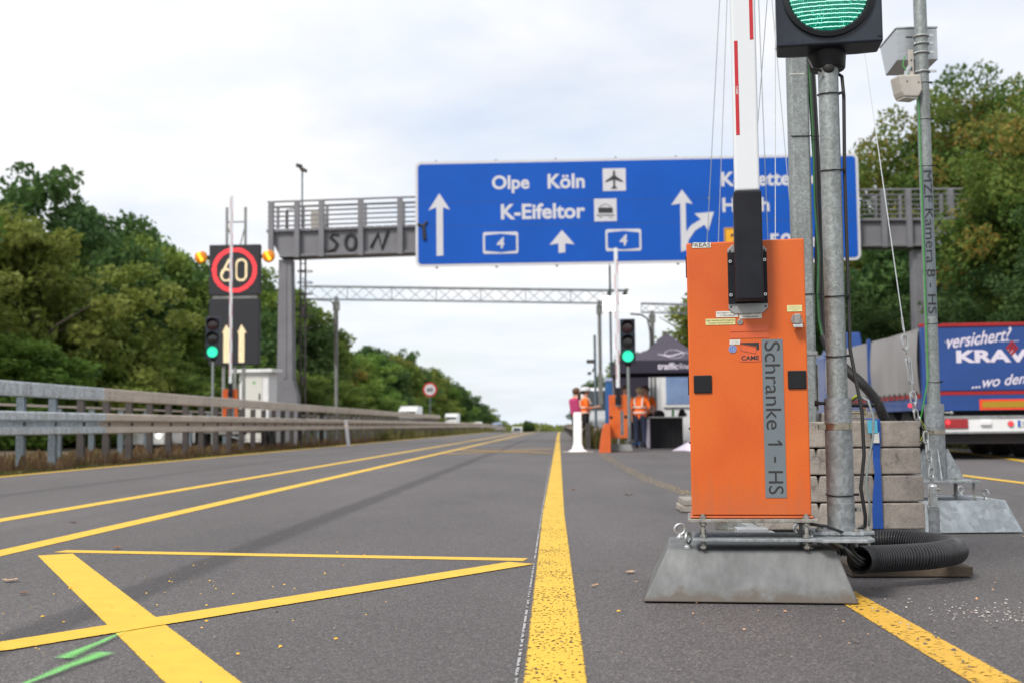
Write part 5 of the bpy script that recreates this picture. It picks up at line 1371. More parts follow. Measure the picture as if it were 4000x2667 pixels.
b = MB(); b.bb(.12, Wd, .0, .12, .475, .765); b.build('bumper', M['whitepl'], tk, .01)
b = MB(); b.bb(.10, Wd, -.02, .0, .735, .775); b.bb(.10, Wd, -.02, .0, .465, .50); b.build('bumper_lip', M['steelplate'], tk)
b = MB(); b.bb(.30, .77, -.03, -.001, .555, .72); b.build('tail_lamp', M['tail'], tk, .01)
b = MB(); b.cyl((.42, -.032, .665), (.42, -.036, .665), .035, 14); b.build('tail_bulb', M['taillit'], tk)
b = MB(); b.bb(.98, 1.17, -.05, -.001, .60, .70); b.build('number_lamp', M['whitepl'], tk, .02)
for x_ in (1.50, 2.24):
    b = MB(); b.cyl((x_, -.001, .628), (x_, -.03, .628), .05, 16); b.build('marker_lamp', M['tail'], tk)
    b = MB(); b.cyl((x_, -.031, .628), (x_, -.035, .628), .032, 14); b.build('marker_bulb', M['taillit'], tk)
b = MB(); b.bb(1.62, 2.12, -.012, -.001, .57, .69); b.build('number_plate', M['sticker'], tk)
b = MB(); b.bb(1.62, 1.67, -.014, -.0125, .57, .69); b.build('plate_band', M['bluest'], tk)
textmesh('lettering', 'WW TS 400', M['portablue'], tk, (1.70, 2.09, .595, .668), -.0145)
def slant(o, k, x0):
    for v in o.data.vertices: v.co.z += (v.co.x - x0) * k
slant(textmesh('lettering', 'versichert?', M['tentprint'], tk, (.46, 1.58, 1.96, 2.20), -.006, 0, .015, .35), .115, .46)
textmesh('lettering', 'KRAVAG', M['tentprint'], tk, (.61, 2.48, 1.705, 1.935), -.006, 0, .045)
slant(textmesh('lettering', '...wo denn', M['tentprint'], tk, (.86, 1.92, 1.25, 1.44), -.006, 0, .015, .35), .09, .86)
b = MB(); b.bb(.42, 1.7, -.003, -.001, 2.075, 2.085); b.build('underline', M['tentprint'], tk)
for k in range(3):
    lx_, lz_ = 1.465 + .115 * (k / 3), 1.955 - .150 * (k / 3); ex, ez = .115, .140; fx_, fz_ = .115 * .25, -.150 * .25
    plate('diamond_stripe', [(lx_, lz_), (lx_ + fx_, lz_ + fz_), (lx_ + fx_ + ex, lz_ + fz_ + ez), (lx_ + ex, lz_ + ez)], -.008, .003, M['truckred'], tk)
b = MB(); b.bb(.0, Wd, .1, L_, .88, 1.12); b.build('chassis_frame', M['truckblue'], tk)
b = MB(); b.bb(-.012, -.001, .12, L_, 1.10, 1.17); b.build('red_band', M['truckred'], tk)
# tarp side, slightly bellied
b = MB(); ny, nz = 26, 8; vs = []
for i in range(ny + 1):
    for j in range(nz + 1):
        y_ = .12 + (L_ - .12) * i / ny; z_ = 1.17 + 1.13 * j / nz
        bulge = .05 * math.sin(math.pi * j / nz) * (.6 + .4 * math.sin(y_ * 2.1)) + .008 * math.sin(y_ * 9)
        vs.append((-bulge, y_, z_ * (1 + .085 * (i / ny)) - .09 * (i / ny) + .02 * math.sin(math.pi * i / ny)))
b.add(vs, [(i * (nz + 1) + j, i * (nz + 1) + j + 1, (i + 1) * (nz + 1) + j + 1, (i + 1) * (nz + 1) + j) for i in range(ny) for j in range(nz)], True)
b.bb(.001, Wd, .12, L_, 2.28, 2.34); b.bb(.03, Wd, .12, L_, 1.17, 2.28); b.build('tarpaulin', M['tarp'], tk)
b = MB()
for q in np.arange(.3, L_, .42): b.bb(-.03, -.005, float(q), float(q) + .05, 1.10, 1.22)
tag(b.build('tarp_buckles', M['post_old'], tk), kind='stuff')
b = MB(); b.bb(-.075, -.01, 4.0, 4.1, 1.05, 2.42); b.build('side_stanchion', M['truckblue'], tk)
b = MB(); b.bb(.3, Wd - .3, .3, L_ + 2, .70, .90); b.build('underframe', M['chassis'], tk)
b = MB(); b.bb(.08, Wd, .12, .3, .28, .48); b.build('underrun_guard', M['chassis'], tk)
def wheel(par, x, y, r=.5, w_=.28, z=None):
    b = MB(); b.lathe([(r * .55, -w_ / 2), (r * .93, -w_ / 2), (r, -w_ / 2 + .03), (r, w_ / 2 - .03), (r * .93, w_ / 2), (r * .55, w_ / 2)], 28, Matrix.Translation((x, y, r if z is None else z)) @ Matrix.Rotation(R(90), 4, 'Y')); o = b.build('wheel', M['tyre'], par)
    b = MB(); b.lathe([(.001, -w_ * .2), (r * .3, -w_ * .25), (r * .55, -w_ * .45), (r * .55, w_ * .45), (r * .3, w_ * .25), (.001, w_ * .2)], 24, Matrix.Translation((x, y, r if z is None else z)) @ Matrix.Rotation(R(90), 4, 'Y')); b.build('rim', M['galvold'], par)
for yy in (1.6, 2.9, 4.2):
    wheel(tk, .26, yy, .48, .34); wheel(tk, Wd - .26, yy, .48, .34)
b = MB()
for yy in (1.6, 2.9, 4.2):
    b.lathe([(.56, -.18), (.58, 0), (.56, .18)], 14, Matrix.Translation((.24, yy, .48)) @ Matrix.Rotation(R(90), 4, 'Y') @ Matrix.Rotation(R(90), 4, 'Z'), R(-80) + R(90), R(80) + R(90))
b.build('mudguards', M['rubber'], tk)
b = MB(); b.bb(.05, .12, 5.3, 6.6, .45, .95); b.build('side_locker', M['galvold'], tk, .01)
for yy, nm in ((.8, 'side_marker'), (4.9, 'side_marker')):
    b = MB(); b.sphere((-.02, yy, .98), .035, 6); b.build(nm, M['taillit'], tk)
b = MB(); b.bb(.05, Wd - .15, L_ + .5, L_ + 2.6, .7, 2.42); b.build('cab', M['truckblue'], tk, .08, 3)
b = MB(); b.add([(.2, L_ + .7, 2.421), (1.10, L_ + .7, 2.421), (1.10, L_ + 2.2, 2.421), (.2, L_ + 2.2, 2.421), (.3, L_ + .75, 3.02), (1.02, L_ + .75, 3.02), (1.0, L_ + 1.6, 2.85), (.35, L_ + 1.6, 2.85)], [(0, 3, 2, 1), (4, 5, 6, 7), (0, 1, 5, 4), (1, 2, 6, 5), (2, 3, 7, 6), (3, 0, 4, 7)])
b.build('roof_fairing', M['truckblue'], tk, .05, 3)
b = MB(); b.bb(.13, .149, L_ + 1.2, L_ + 2.2, 1.8, 2.4); b.build('cab_window', M['glass'], tk)
wheel(tk, .3, L_ + 1.4, .48, .3); wheel(tk, Wd - .3, L_ + 1.4, .48, .3)

# ------------------------------------------------------------------ small vehicles on the far carriageway
def make_vehicle(loc, rz, lb, kind='van', m_='carwhite', lamps=True, group='vehicles beyond the left guardrail'):
    t = thing({'van': 'van', 'car': 'parked_car', 'truck': 'box_truck'}[kind], lb, {'van': 'van', 'car': 'car', 'truck': 'truck'}[kind], loc, rz, group)
    if kind == 'car':
        w_, L2, pts = 1.8, 4.4, [(0, .3), (0, .75), (.15, .85), (1.1, .98), (1.8, 1.42), (3.3, 1.45), (4.1, 1.0), (4.4, .92), (4.4, .3)]
        win = [(1.25, 1.0), (1.85, 1.36), (3.25, 1.38), (3.9, 1.02)]; wx = (.8, 3.5); wr = .32
    elif kind == 'van':
        w_, L2, pts = 2.0, 5.4, [(0, .3), (0, .9), (.2, 1.1), (.9, 1.3), (1.6, 2.2), (1.9, 2.35), (5.4, 2.35), (5.4, .35)]
        win = [(1.0, 1.35), (1.6, 2.05), (2.5, 2.1), (2.5, 1.35)]; wx = (1.0, 4.3); wr = .35
    else:
        w_, L2, pts = 2.4, 7.5, [(0, .4), (0, 1.3), (.15, 2.5), (.3, 2.7), (1.9, 2.7), (1.9, 3.0), (7.5, 3.0), (7.5, .8), (2.2, .8), (2.0, .4)]
        win = [(.25, 1.6), (.3, 2.3), (1.4, 2.3), (1.4, 1.6)]; wx = (1.1, 5.8); wr = .48
    T = Matrix(((0, 0, 1, -w_ / 2), (1, 0, 0, 0), (0, 1, 0, 0), (0, 0, 0, 1)))
    b = MB(); b.prism(pts, w_, T); b.build('body', M[m_], t, .05, 2)
    for s_ in (-1, 1):
        b = MB(); b.prism(win, .02, Matrix(((0, 0, 1, s_ * (w_ / 2 + .003) - .01), (1, 0, 0, 0), (0, 1, 0, 0), (0, 0, 0, 1)))); b.build('side_window', M['glass'], t)
        for y_ in wx: wheel(t, s_ * (w_ / 2 - .08), y_, wr, .2)
        if lamps:
            b = MB(); b.sphere((s_ * (w_ / 2 - .25), -.01, .68), .085, 8, (1, .3, 1)); b.build('headlight', M['headlamp'], t)
    a_, c_ = {'car': ((1.1, .99), (1.8, 1.41)), 'van': ((.9, 1.32), (1.6, 2.19)), 'truck': ((.06, 1.5), (.14, 2.4))}[kind]
    b = MB(); n_ = .012
    b.add([(-w_ / 2 + .12, a_[0] - n_, a_[1] + n_), (w_ / 2 - .12, a_[0] - n_, a_[1] + n_), (w_ / 2 - .2, c_[0] - n_, c_[1] + n_), (-w_ / 2 + .2, c_[0] - n_, c_[1] + n_)], [(0, 1, 2, 3)]); b.build('windscreen', M['glass'], t)
    return t
make_vehicle((-18.1, 51, -.27), R(0), 'white car with lit headlights seen through the left guardrail', 'car')
make_vehicle((-15.2, 62, -.27), R(0), 'small white car seen through the guardrail below the LED sign', 'car')
make_vehicle((-14.6, 112, -.1), R(0), 'white box truck just left of the round speed sign', 'truck', lamps=False).scale = (.72, .6, .92)
make_vehicle((-15.5, 165, -.25), R(0), 'white box truck just right of the round speed sign', 'truck', lamps=False).scale = (.72, .6, .92)
make_vehicle((-15.8, 215, -.9), R(0), 'farther white van along the treeline', 'van', lamps=False)
make_vehicle((-14.6, 262, -1.4), R(0), 'pale blue-grey truck, farthest along the treeline', 'truck', 'carblue', lamps=False)
make_vehicle((-9.9, 255, -1.9), R(0), 'tiny white van where the road vanishes', 'van', lamps=False, group=None)
make_vehicle((1.75, 52, 0), R(0), 'white van parked behind the person in the white helmet', 'van', lamps=False, group=None)

# ------------------------------------------------------------------ roadside event area
tn = thing('pavilion_tent', 'dark aubergine folding tent with swoosh logo and lettering', 'tent', (2.98, 34.2, 0))
hw, ez, vz, az_ = 1.52, 2.42, 2.08, 3.28
b = MB(); b.add([(-hw, -hw, ez), (hw, -hw, ez), (hw, hw, ez), (-hw, hw, ez), (0, 0, az_), (-hw / 2.6, -hw / 2.6, az_ - .52), (hw / 2.6, -hw / 2.6, az_ - .52), (hw / 2.6, hw / 2.6, az_ - .52), (-hw / 2.6, hw / 2.6, az_ - .52)],
                [(0, 1, 6, 5), (1, 2, 7, 6), (2, 3, 8, 7), (3, 0, 5, 8), (5, 6, 4), (6, 7, 4), (7, 8, 4), (8, 5, 4)])
b.build('roof', M['tent'], tn)
for sx_, sy_ in ((0, -1), (0, 1), (-1, 0), (1, 0)):
    b = MB()
    if sy_: b.bb(-hw, hw, sy_ * hw - .004, sy_ * hw + .004, vz, ez)
    else: b.bb(sx_ * hw - .004, sx_ * hw + .004, -hw + .01, hw - .01, vz, ez)
    b.build('valance', M['tentdark'], tn)
for sx_ in (-1, 1):
    for sy_ in (-1, 1):
        b = MB(); b.bb(sx_ * (hw - .04) - .025, sx_ * (hw - .04) + .025, sy_ * (hw - .04) - .025, sy_ * (hw - .04) + .025, 0, vz + .2); b.build('leg', M['galvold'], tn)
textmesh('lettering', 'traffic', M['tentprint'], tn, (-.39, .18, vz + .09, vz + .27), -hw - .008, 0, .03, .15)
textmesh('lettering', 'lines', M['tentprint'], tn, (.20, .55, vz + .10, vz + .26), -hw - .008, 0, 0, .15)
b = MB(); b.sphere((.80, -hw - .01, vz + .18), .12, 8, (1.2, .05, .9)); b.build('green_logo', M['tentgreen'], tn)
def roofy(x, z): # a point on the lower front roof slope
    f = (z - ez) / (.34); return -hw + (hw - hw / 2.6) * f - .012
b = MB()
pts = [(-.35 + .95 * k / 14, 2.60 + .05 * math.sin(k / 14 * 6.28 + 2.6) + .0) for k in range(15)]
b.tube([(x, roofy(x, z), z) for x, z in pts], [.005 + .022 * math.sin(math.pi * min(1, k / 13)) for k in range(15)], 6)
b.tube([(.12 + .26 * math.cos(a_), roofy(0, 2.62 + .13 * math.sin(a_)), 2.62 + .13 * math.sin(a_)) for a_ in [2 * math.pi * k / 20 for k in range(20)]], .008, 5, close=True)
b.build('swoosh_logo', M['tentprint'], tn)
ct = thing('site_cabin', 'white site cabin with blue window behind the tent', 'cabin', (2.7, 37.3, .15))
b = MB(); b.bb(0, 6.0, 0, 2.4, 0, 2.5); b.build('wall', M['whitepl'], ct, .02)
b = MB(); b.bb(-.05, 6.05, -.05, 2.45, 2.5, 2.6); b.build('roof', M['steelplate'], ct)
for x_ in (0.02, .14, .26, 1.45): 
    b = MB(); b.bb(x_, x_ + .06, -.03, -.001, .05, 2.45); b.build('wall_rib', M['galvold'] if x_ < .2 else M['whitepl'], ct)
b = MB(); b.bb(.42, 1.38, -.06, -.001, 1.05, 2.2); b.build('window_frame', M['whitepl'], ct, .01)
b = MB(); b.bb(.50, 1.30, -.075, -.061, 1.15, 2.1); b.build('window_pane', M['winblue'], ct)
b = MB(); b.bb(-1.15, -.06, -.5, -.46, 0, 2.3); b.build('dark_partition', M['tentdark'], ct)  # added dark panel, stands in for the shade inside the tent
bt = thing('bar_table', 'black-skirted bar table under the dark tent edge', 'table', (2.93, 34.25, 0))
b = MB(); b.bb(-.45, .45, -.25, .25, .0, .86); b.build('skirt', M['cloth'], bt, .02)
b = MB(); b.bb(-.50, .48, -.3, .3, .861, .90); b.build('tabletop', M['sticker'], bt, .01)
b = MB(); b.bb(-.62, -.47, -.2, .2, .0, .84); b.build('side_cloth', M['tentprint'], bt, .02)
b = MB()
for k in range(6): b.tube([(-.4 + k * .16, -.252, .02), (-.38 + k * .155, -.254, .84)], .012, 5)
b.build('skirt_folds', M['cloth'], bt)
def item(name, lb, cat, bm, m_): return tag(bm.build(name, M[m_]), lb, cat)
b = MB(); b.sphere((2.73, 34.2, .95), .15, 10, (1.1, 1, .9)); item('black_bag', 'round black bag lying on the bar table', 'bag', b, 'cloth')
b = MB(); b.bb(3.28, 3.5, 34.1, 34.3, .901, 1.0); b.sphere((3.38, 34.2, 1.02), .09, 8); item('camera_gear', 'black camera gear on the right end of the bar table', 'camera gear', b, 'cloth')
b = MB(); b.lathe([(.0, 0), (.035, 0), (.035, .16), (.014, .20), (.014, .24), (.0, .24)], 12, Matrix.Translation((3.12, 34.15, .901))); item('green_bottle', 'green bottle standing on the bar table', 'bottle', b, 'tentgreen')
b = MB(); b.lathe([(.0, 0), (.36, 0), (.21, .06), (.155, .2), (.142, .96), (.115, .99), (.0, .99)], 4, Matrix.Translation((.36, 30.3, .02)) @ Matrix.Rotation(R(45), 4, 'Z'))
o = b.build('marker_bollard', M['whitepl'], None, .012); tag(o, 'white square marker bollard with flared foot beside the yellow line', 'bollard')
b = MB(); b.bb(-.02, .75, 29.75, 30.9, .003, .02); tag(b.build('footing_slab', M['concrete2'], None, .004), 'pale thin slab under the white bollard', 'slab')
b = MB(); n_ = 10; vs = []
for k in range(n_ + 1):
    a_ = k / n_; vs += [(1.05 - .16 * (1 - a_) ** .5 * 1.0, 29.6, a_ * .72), (1.16, 29.6, a_ * .72), (1.16, 30.3, a_ * .72), (1.05 - .16 * (1 - a_) ** .5, 30.3, a_ * .72)]
b.add(vs, [(i * 4 + q, i * 4 + (q + 1) % 4, i * 4 + 4 + (q + 1) % 4, i * 4 + 4 + q) for i in range(n_) for q in range(4)] + [(0, 3, 2, 1), tuple(n_ * 4 + q for q in range(4))], True)
tag(b.build('plastic_fender', M['orangepl']), 'curved orange plastic fender left of the barrier by the tent', 'fender')
b = MB(); b.bb(3.1, 3.9, 29.8, 30.9, .004, .02); b.add([(2.75, 30.6, .01), (3.6, 30.6, .01), (3.6, 30.7, .45), (3.3, 30.65, .3)], [(0, 1, 2, 3)]); tag(b.build('white_mat', M['tentprint']), 'white sheet at the foot of the tent right of the bar table', 'sheet')
pt = thing('portable_toilet', 'blue portable cabin half hidden behind the orange barrier by the tent', 'portable cabin', (1.42, 39.5, 0))
b = MB(); b.bb(0, 1.1, 0, 1.1, 0, 2.1); b.build('wall', M['portablue'], pt, .03)
b = MB(); b.bb(-.03, 1.13, -.03, 1.13, 2.1, 2.22); b.build('roof', M['carblue'], pt, .03)
b = MB(); b.bb(.2, .9, -.03, -.001, .1, 2.0); b.build('door', M['truckblue'], pt)
for k in range(3):
    b = MB(); b.bb(.95, 1.6, 36.9, 37.3, .02 + k * .2, .20 + k * .2); tag(b.build('concrete_block', M['concrete'], None, .01), ['lowest', 'middle', 'uppermost'][k] + ' block in the small stack behind the people by the far barrier', 'concrete block', 'small ballast stack behind the people')

# ------------------------------------------------------------------ people
def make_person(loc, rz, label, trouser, hair, helmet=False, h=1.75, arms='down', lean=0.0, ponytail=False):
    s = h / 1.78
    V = []; E = []; Rr = []
    def a(p, r, par=None):
        V.append(Vector(p) * s); Rr.append(r * s)
        if par is not None: E.append((par, len(V) - 1))
        return len(V) - 1
    pel = a((0, 0, .95), .135); sp = a((0, .0, 1.14), .128, pel); chs = a((0, .015, 1.34), .150, sp); nk = a((0, .0, 1.49), .062, chs)
    hb = a((0, .02, 1.57), .074, nk); hd = a((0, .025, 1.66), .096, hb); tp = a((0, .012, 1.73), .072, hd)
    a((0, .115, 1.635), .014, hd)
    for sd in (-1, 1):
        sh = a((sd * .175, 0, 1.42), .066, chs)
        if arms == 'phone': el = a((sd * .21, .05, 1.15), .046, sh); wr = a((sd * .10, .27, 1.20), .030, el); dv = Vector((-sd * .2, .8, .2))
        elif arms == 'mixed' and sd > 0: el = a((sd * .25, .0, 1.15), .046, sh); wr = a((sd * .12, .20, 1.02), .030, el); dv = Vector((-.3, .8, 0))
        else: el = a((sd * .235, -.02, 1.14), .046, sh); wr = a((sd * .22, .06, .90), .030, el); dv = Vector((0, .15, -1))
        dv.normalize(); W_ = V[wr] / s
        pa = a(W_ + dv * .07, .034, wr)
        side = dv.cross(Vector((sd, 0, .2))).normalized()
        for q in range(4):
            f0 = a(W_ + dv * .10 + side * (q - 1.5) * .02, .0095, pa); f1 = a(W_ + dv * (.145 - .008 * abs(q - 1.3)) + side * (q - 1.5) * .022 + Vector((-sd * .012, .006, 0)), .0085, f0)
        a(W_ + dv * .07 + side * .045, .0095, pa)
        bg_ = 1.25 if trouser == 'trousersblack' else 1.0; hp = a((sd * .092, 0, .88), .105, pel); kn = a((sd * .10, .02, .50), .070 * bg_, hp); an = a((sd * .105, -.02, .12), .052 * bg_, kn)
        a((sd * .115, .13, .045), .038, an)
    me = bpy.data.meshes.new('body'); me.from_pydata([tuple(v) for v in V], E, []); ob = bpy.data.objects.new('body', me); COL.objects.link(ob)
    ob.modifiers.new('skin', 'SKIN')
    for i, r in enumerate(Rr): me.skin_vertices[0].data[i].radius = (r, r)
    me.skin_vertices[0].data[0].use_root = True
    sb = ob.modifiers.new('sub', 'SUBSURF'); sb.levels = 1; sb.render_levels = 1
    dg = bpy.context.evaluated_depsgraph_get(); dg.update()
    me2 = bpy.data.meshes.new_from_object(ob.evaluated_get(dg))
    bpy.data.objects.remove(ob)
    me2.materials.clear()
    for k in ('hivis', 'skin', trouser, 'shoe'): me2.materials.append(M[k])
    for p in me2.polygons:
        c_ = p.center / s; mi = 0
        if c_.z < .10: mi = 3
        elif c_.z < .97 and abs(c_.x) < .205 and not (arms == 'down' and abs(c_.x) > .185): mi = 2
        elif c_.z > 1.50: mi = 1
        elif abs(c_.x) > .20 and c_.z < 1.20: mi = 1
        elif c_.y > .17: mi = 1
        p.material_index = mi; p.use_smooth = True
    t = thing('person', label, 'person', loc, rz)
    t.rotation_euler = (lean, 0, rz); t.scale = (1.14, 1.16, 1.0)
    me2.name = 'body'
    bo = bpy.data.objects.new('body', me2); COL.objects.link(bo); bo.parent = t
    for z_ in (1.05, 1.20):
        b = MB(); b.lathe([(.158 * s, (z_ - .025) * s), (.161 * s, (z_ + .025) * s)], 22, Matrix.Diagonal((1.12, .93, 1, 1))); b.build('reflective_band', M['reflect'], t)
    for sd in (-1, 1):
        b = MB(); b.tube([(sd * .09 * s, -.135 * s, 1.2 * s), (sd * .10 * s, -.14 * s, 1.38 * s), (sd * .10 * s, -.05 * s, 1.485 * s), (sd * .10 * s, .08 * s, 1.46 * s), (sd * .10 * s, .145 * s, 1.3 * s)], .022 * s, 5); b.build('shoulder_band', M['reflect'], t)
        b = MB(); b.sphere((sd * .034 * s, .112 * s, 1.665 * s), .009 * s, 6); b.build('eye', M['ink'], t)
        b = MB(); b.sphere((sd * .088 * s, .02 * s, 1.65 * s), .022 * s, 6, (.4, 1, 1.3)); b.build('ear', M['skin'], t)
    b = MB(); b.sphere((0, .0, 1.68 * s), .112 * s, 10, (.90, 1.02, 1.0))
    vs2 = [v for v in b.v]
    o = b.build('hair', M[hair], t); 
    for v in o.data.vertices:
        if v.co.y > .05 * s: v.co.y = .05 * s + (v.co.y - .05 * s) * .45
        if v.co.y > .04 * s and v.co.z < 1.70 * s: v.co.y = .03 * s
    if ponytail:
        b = MB(); b.tube([(0, -.09 * s, 1.66 * s), (0, -.15 * s, 1.58 * s), (0, -.15 * s, 1.42 * s), (0, -.14 * s, 1.3 * s)], [.03 * s, .045 * s, .04 * s, .012 * s], 8); b.build('ponytail', M[hair], t)
    if helmet:
        b = MB(); b.lathe([(.13 * s, 0), (.128 * s, .02 * s), (.12 * s, .07 * s), (.085 * s, .11 * s), (.001, .125 * s)], 24, Matrix.Translation((0, .005 * s, 1.69 * s)) @ Matrix.Diagonal((.95, 1.12, 1, 1))); b.bb(-.08 * s, .08 * s, .12 * s, .185 * s, 1.685 * s, 1.70 * s); b.build('helmet', M['signwhite'], t)
    return t
make_person((.67, 36.0, 0), R(-90), 'person in white helmet and orange shirt facing right, hands raised', 'trousersblack', 'hairdark', True, 1.80, 'phone', 0, True)
make_person((.42, 37.2, 0), R(-60), 'person with brown hair in orange vest behind the white helmet', 'trousersblack', 'hairbrown', False, 1.84, 'down')
make_person((2.13, 33.3, 0), R(-18), 'person with blond hair in orange vest and navy trousers seen from behind', 'trousersblue', 'hairblond', False, 1.72, 'mixed')
make_person((2.42, 35.0, 0), R(160), 'person with reddish brown hair in the tent shade by the signal pole', 'trousersblack', 'hairbrown', False, 1.80, 'down')
make_person((1.84, 35.2, 0), R(200), 'person with brown hair in the tent shade behind the barrier arm', 'trousersblack', 'hairbrown', False, 1.82, 'down')
b = MB(); b.bb(-.15, .15, -.17, .14, -.26, .26); o = b.build('rucksack', M['pink'], None, .09, 4); o.location = (.37, 35.98, 1.24); o.rotation_euler = (R(8), 0, R(-90)); tag(o, 'pink rucksack on the back beside the white-helmeted person', 'rucksack')

# ------------------------------------------------------------------ vegetation
def leaf_mesh(name, C_, size, tint, m_, jit=.35, flat=0.0):
    n = len(C_)
    u = nr.normal(size=(n, 3)); u /= np.linalg.norm(u, axis=1)[:, None]
    v = nr.normal(size=(n, 3)); v -= (v * u).sum(1)[:, None] * u; v /= np.linalg.norm(v, axis=1)[:, None]
    s_ = size * (1 + jit * (nr.rand(n) * 2 - 1))
    a_ = (u * s_[:, None]); b_ = (v * (s_ * .55)[:, None])
    V = np.stack([C_ - a_, C_ + b_, C_ + a_, C_ - b_], 1).reshape(-1, 3)
    me = bpy.data.meshes.new(name)
    me.vertices.add(4 * n); me.vertices.foreach_set('co', V.ravel().astype(np.float32))
    me.loops.add(4 * n); me.loops.foreach_set('vertex_index', np.arange(4 * n, dtype=np.int32))
    me.polygons.add(n); me.polygons.foreach_set('loop_start', np.arange(0, 4 * n, 4, dtype=np.int32))
    me.update(calc_edges=True); me.validate()
    at = me.attributes.new('tint', 'FLOAT', 'FACE'); at.data.foreach_set('value', tint.astype(np.float32))
    me.materials.append(m_)
    return me
def crown(name, nclump, per, size, m_, cr_=.17, low=.04, seed=0, airy=0.0):
    """unit crown: width about 1 (radius .5), height 0..1; lumpy lobes of leaf clumps"""
    rs = np.random.RandomState(seed)
    lobes = []
    for k in range(9):
        th = rs.rand() * 6.28; zz = low + .12 + rs.rand() * .62; rad = .22 * math.sqrt(max(.05, 1 - (2 * zz - 1) ** 2)) + .04
        lobes.append((rad * math.cos(th), rad * math.sin(th), zz, .20 + rs.rand() * .12))
    lobes.append((0, 0, .80, .20)); lobes.append((.06, -.04, .5, .30))
    C_ = []; T_ = []
    for i in range(nclump):
        lx, ly, lz, lr = lobes[rs.randint(len(lobes))]
        d = rs.normal(size=3); d /= np.linalg.norm(d)
        rr = lr * (.60 + .50 * rs.rand() ** .6) * (1 + airy * rs.rand())
        c = np.array([lx, ly, lz]) + d * rr * np.array([1, 1, .9])
        if c[2] < low: c[2] = low + rs.rand() * .1
        q = rs.normal(size=(per, 3)); q /= np.linalg.norm(q, axis=1)[:, None]
        q *= (cr_ * .5 * (.35 + .75 * rs.rand(per) ** .5))[:, None] * np.array([1, 1, .62])
        C_.append(c + q); T_.append(np.clip(rs.rand() * .75 + rs.rand(per) * .3 - .02, 0, 1))
    C_ = np.concatenate(C_); T_ = np.concatenate(T_)
    C_[:, 2] = np.clip(C_[:, 2], .0, 1.04)
    return C_, T_
def scaled_mesh(name, unit, w_, h_, size, m_, jit=.4):
    C_, T_ = unit
    return leaf_mesh(name, C_ * np.array([w_, w_, h_]), size, T_, m_, jit)
def trunk_mesh(h_, r_, seed, spread=2.0):
    q = random.Random(seed); b = MB()
    pts = [(q.uniform(-.1, .1) * k, q.uniform(-.1, .1) * k, h_ * .8 * k / 6) for k in range(7)]
    b.tube(pts, [r_ * (1 - .13 * k) for k in range(7)], 8)
    for k in range(9):
        i = q.randint(2, 5); p = Vector(pts[i]); a_ = q.uniform(0, 6.28); l_ = q.uniform(.5, 1) * spread
        p2 = p + Vector((math.cos(a_) * l_ * .5, math.sin(a_) * l_ * .5, l_ * .5)); p3 = p2 + Vector((math.cos(a_ + .3) * l_ * .5, math.sin(a_ + .3) * l_ * .5, l_ * .35))
        b.tube([p, p2, p3], [r_ * .4, r_ * .25, r_ * .08], 5)
    return b
U = [crown('c', 330, 80, 1, None, .16, .0, 100 + k, .16) for k in range(5)]
UD = [crown('c', 560, 165, 1, None, .13, .0, 200 + k, .22) for k in range(3)]
proto = {}
def tree(loc, h_, w_, lb, kind, var, grp, name='broadleaf_tree', fine=False, rot=0):
    m_ = M[kind]
    key = (fine, var)
    t = thing(name, lb, 'tree' if 'shrub' not in name else 'shrub', loc, rot, grp)
    if key not in proto:
        un = (UD if fine else U)[var]
        proto[key] = scaled_mesh('crown', un, 8.0, 10.0, .078 if fine else .15, m_)
        if 'tr' not in proto:
            o_ = trunk_mesh(10, .26, 5, 3).build('trunk', M['bark']); proto['tr'] = o_.data; bpy.data.objects.remove(o_)
    c = bpy.data.objects.new('crown', proto[key]); COL.objects.link(c); c.parent = t; c.scale = (w_ / 8.0, w_ / 8.0, h_ / 10.0); c.material_slots[0].link = 'OBJECT'; c.material_slots[0].material = m_
    tr = bpy.data.objects.new('trunk', proto['tr']); COL.objects.link(tr); tr.parent = t; tr.scale = (w_ / 8.0, w_ / 8.0, h_ / 10.0 * .92)
    return t
G1 = 'trees of the left roadside wood'
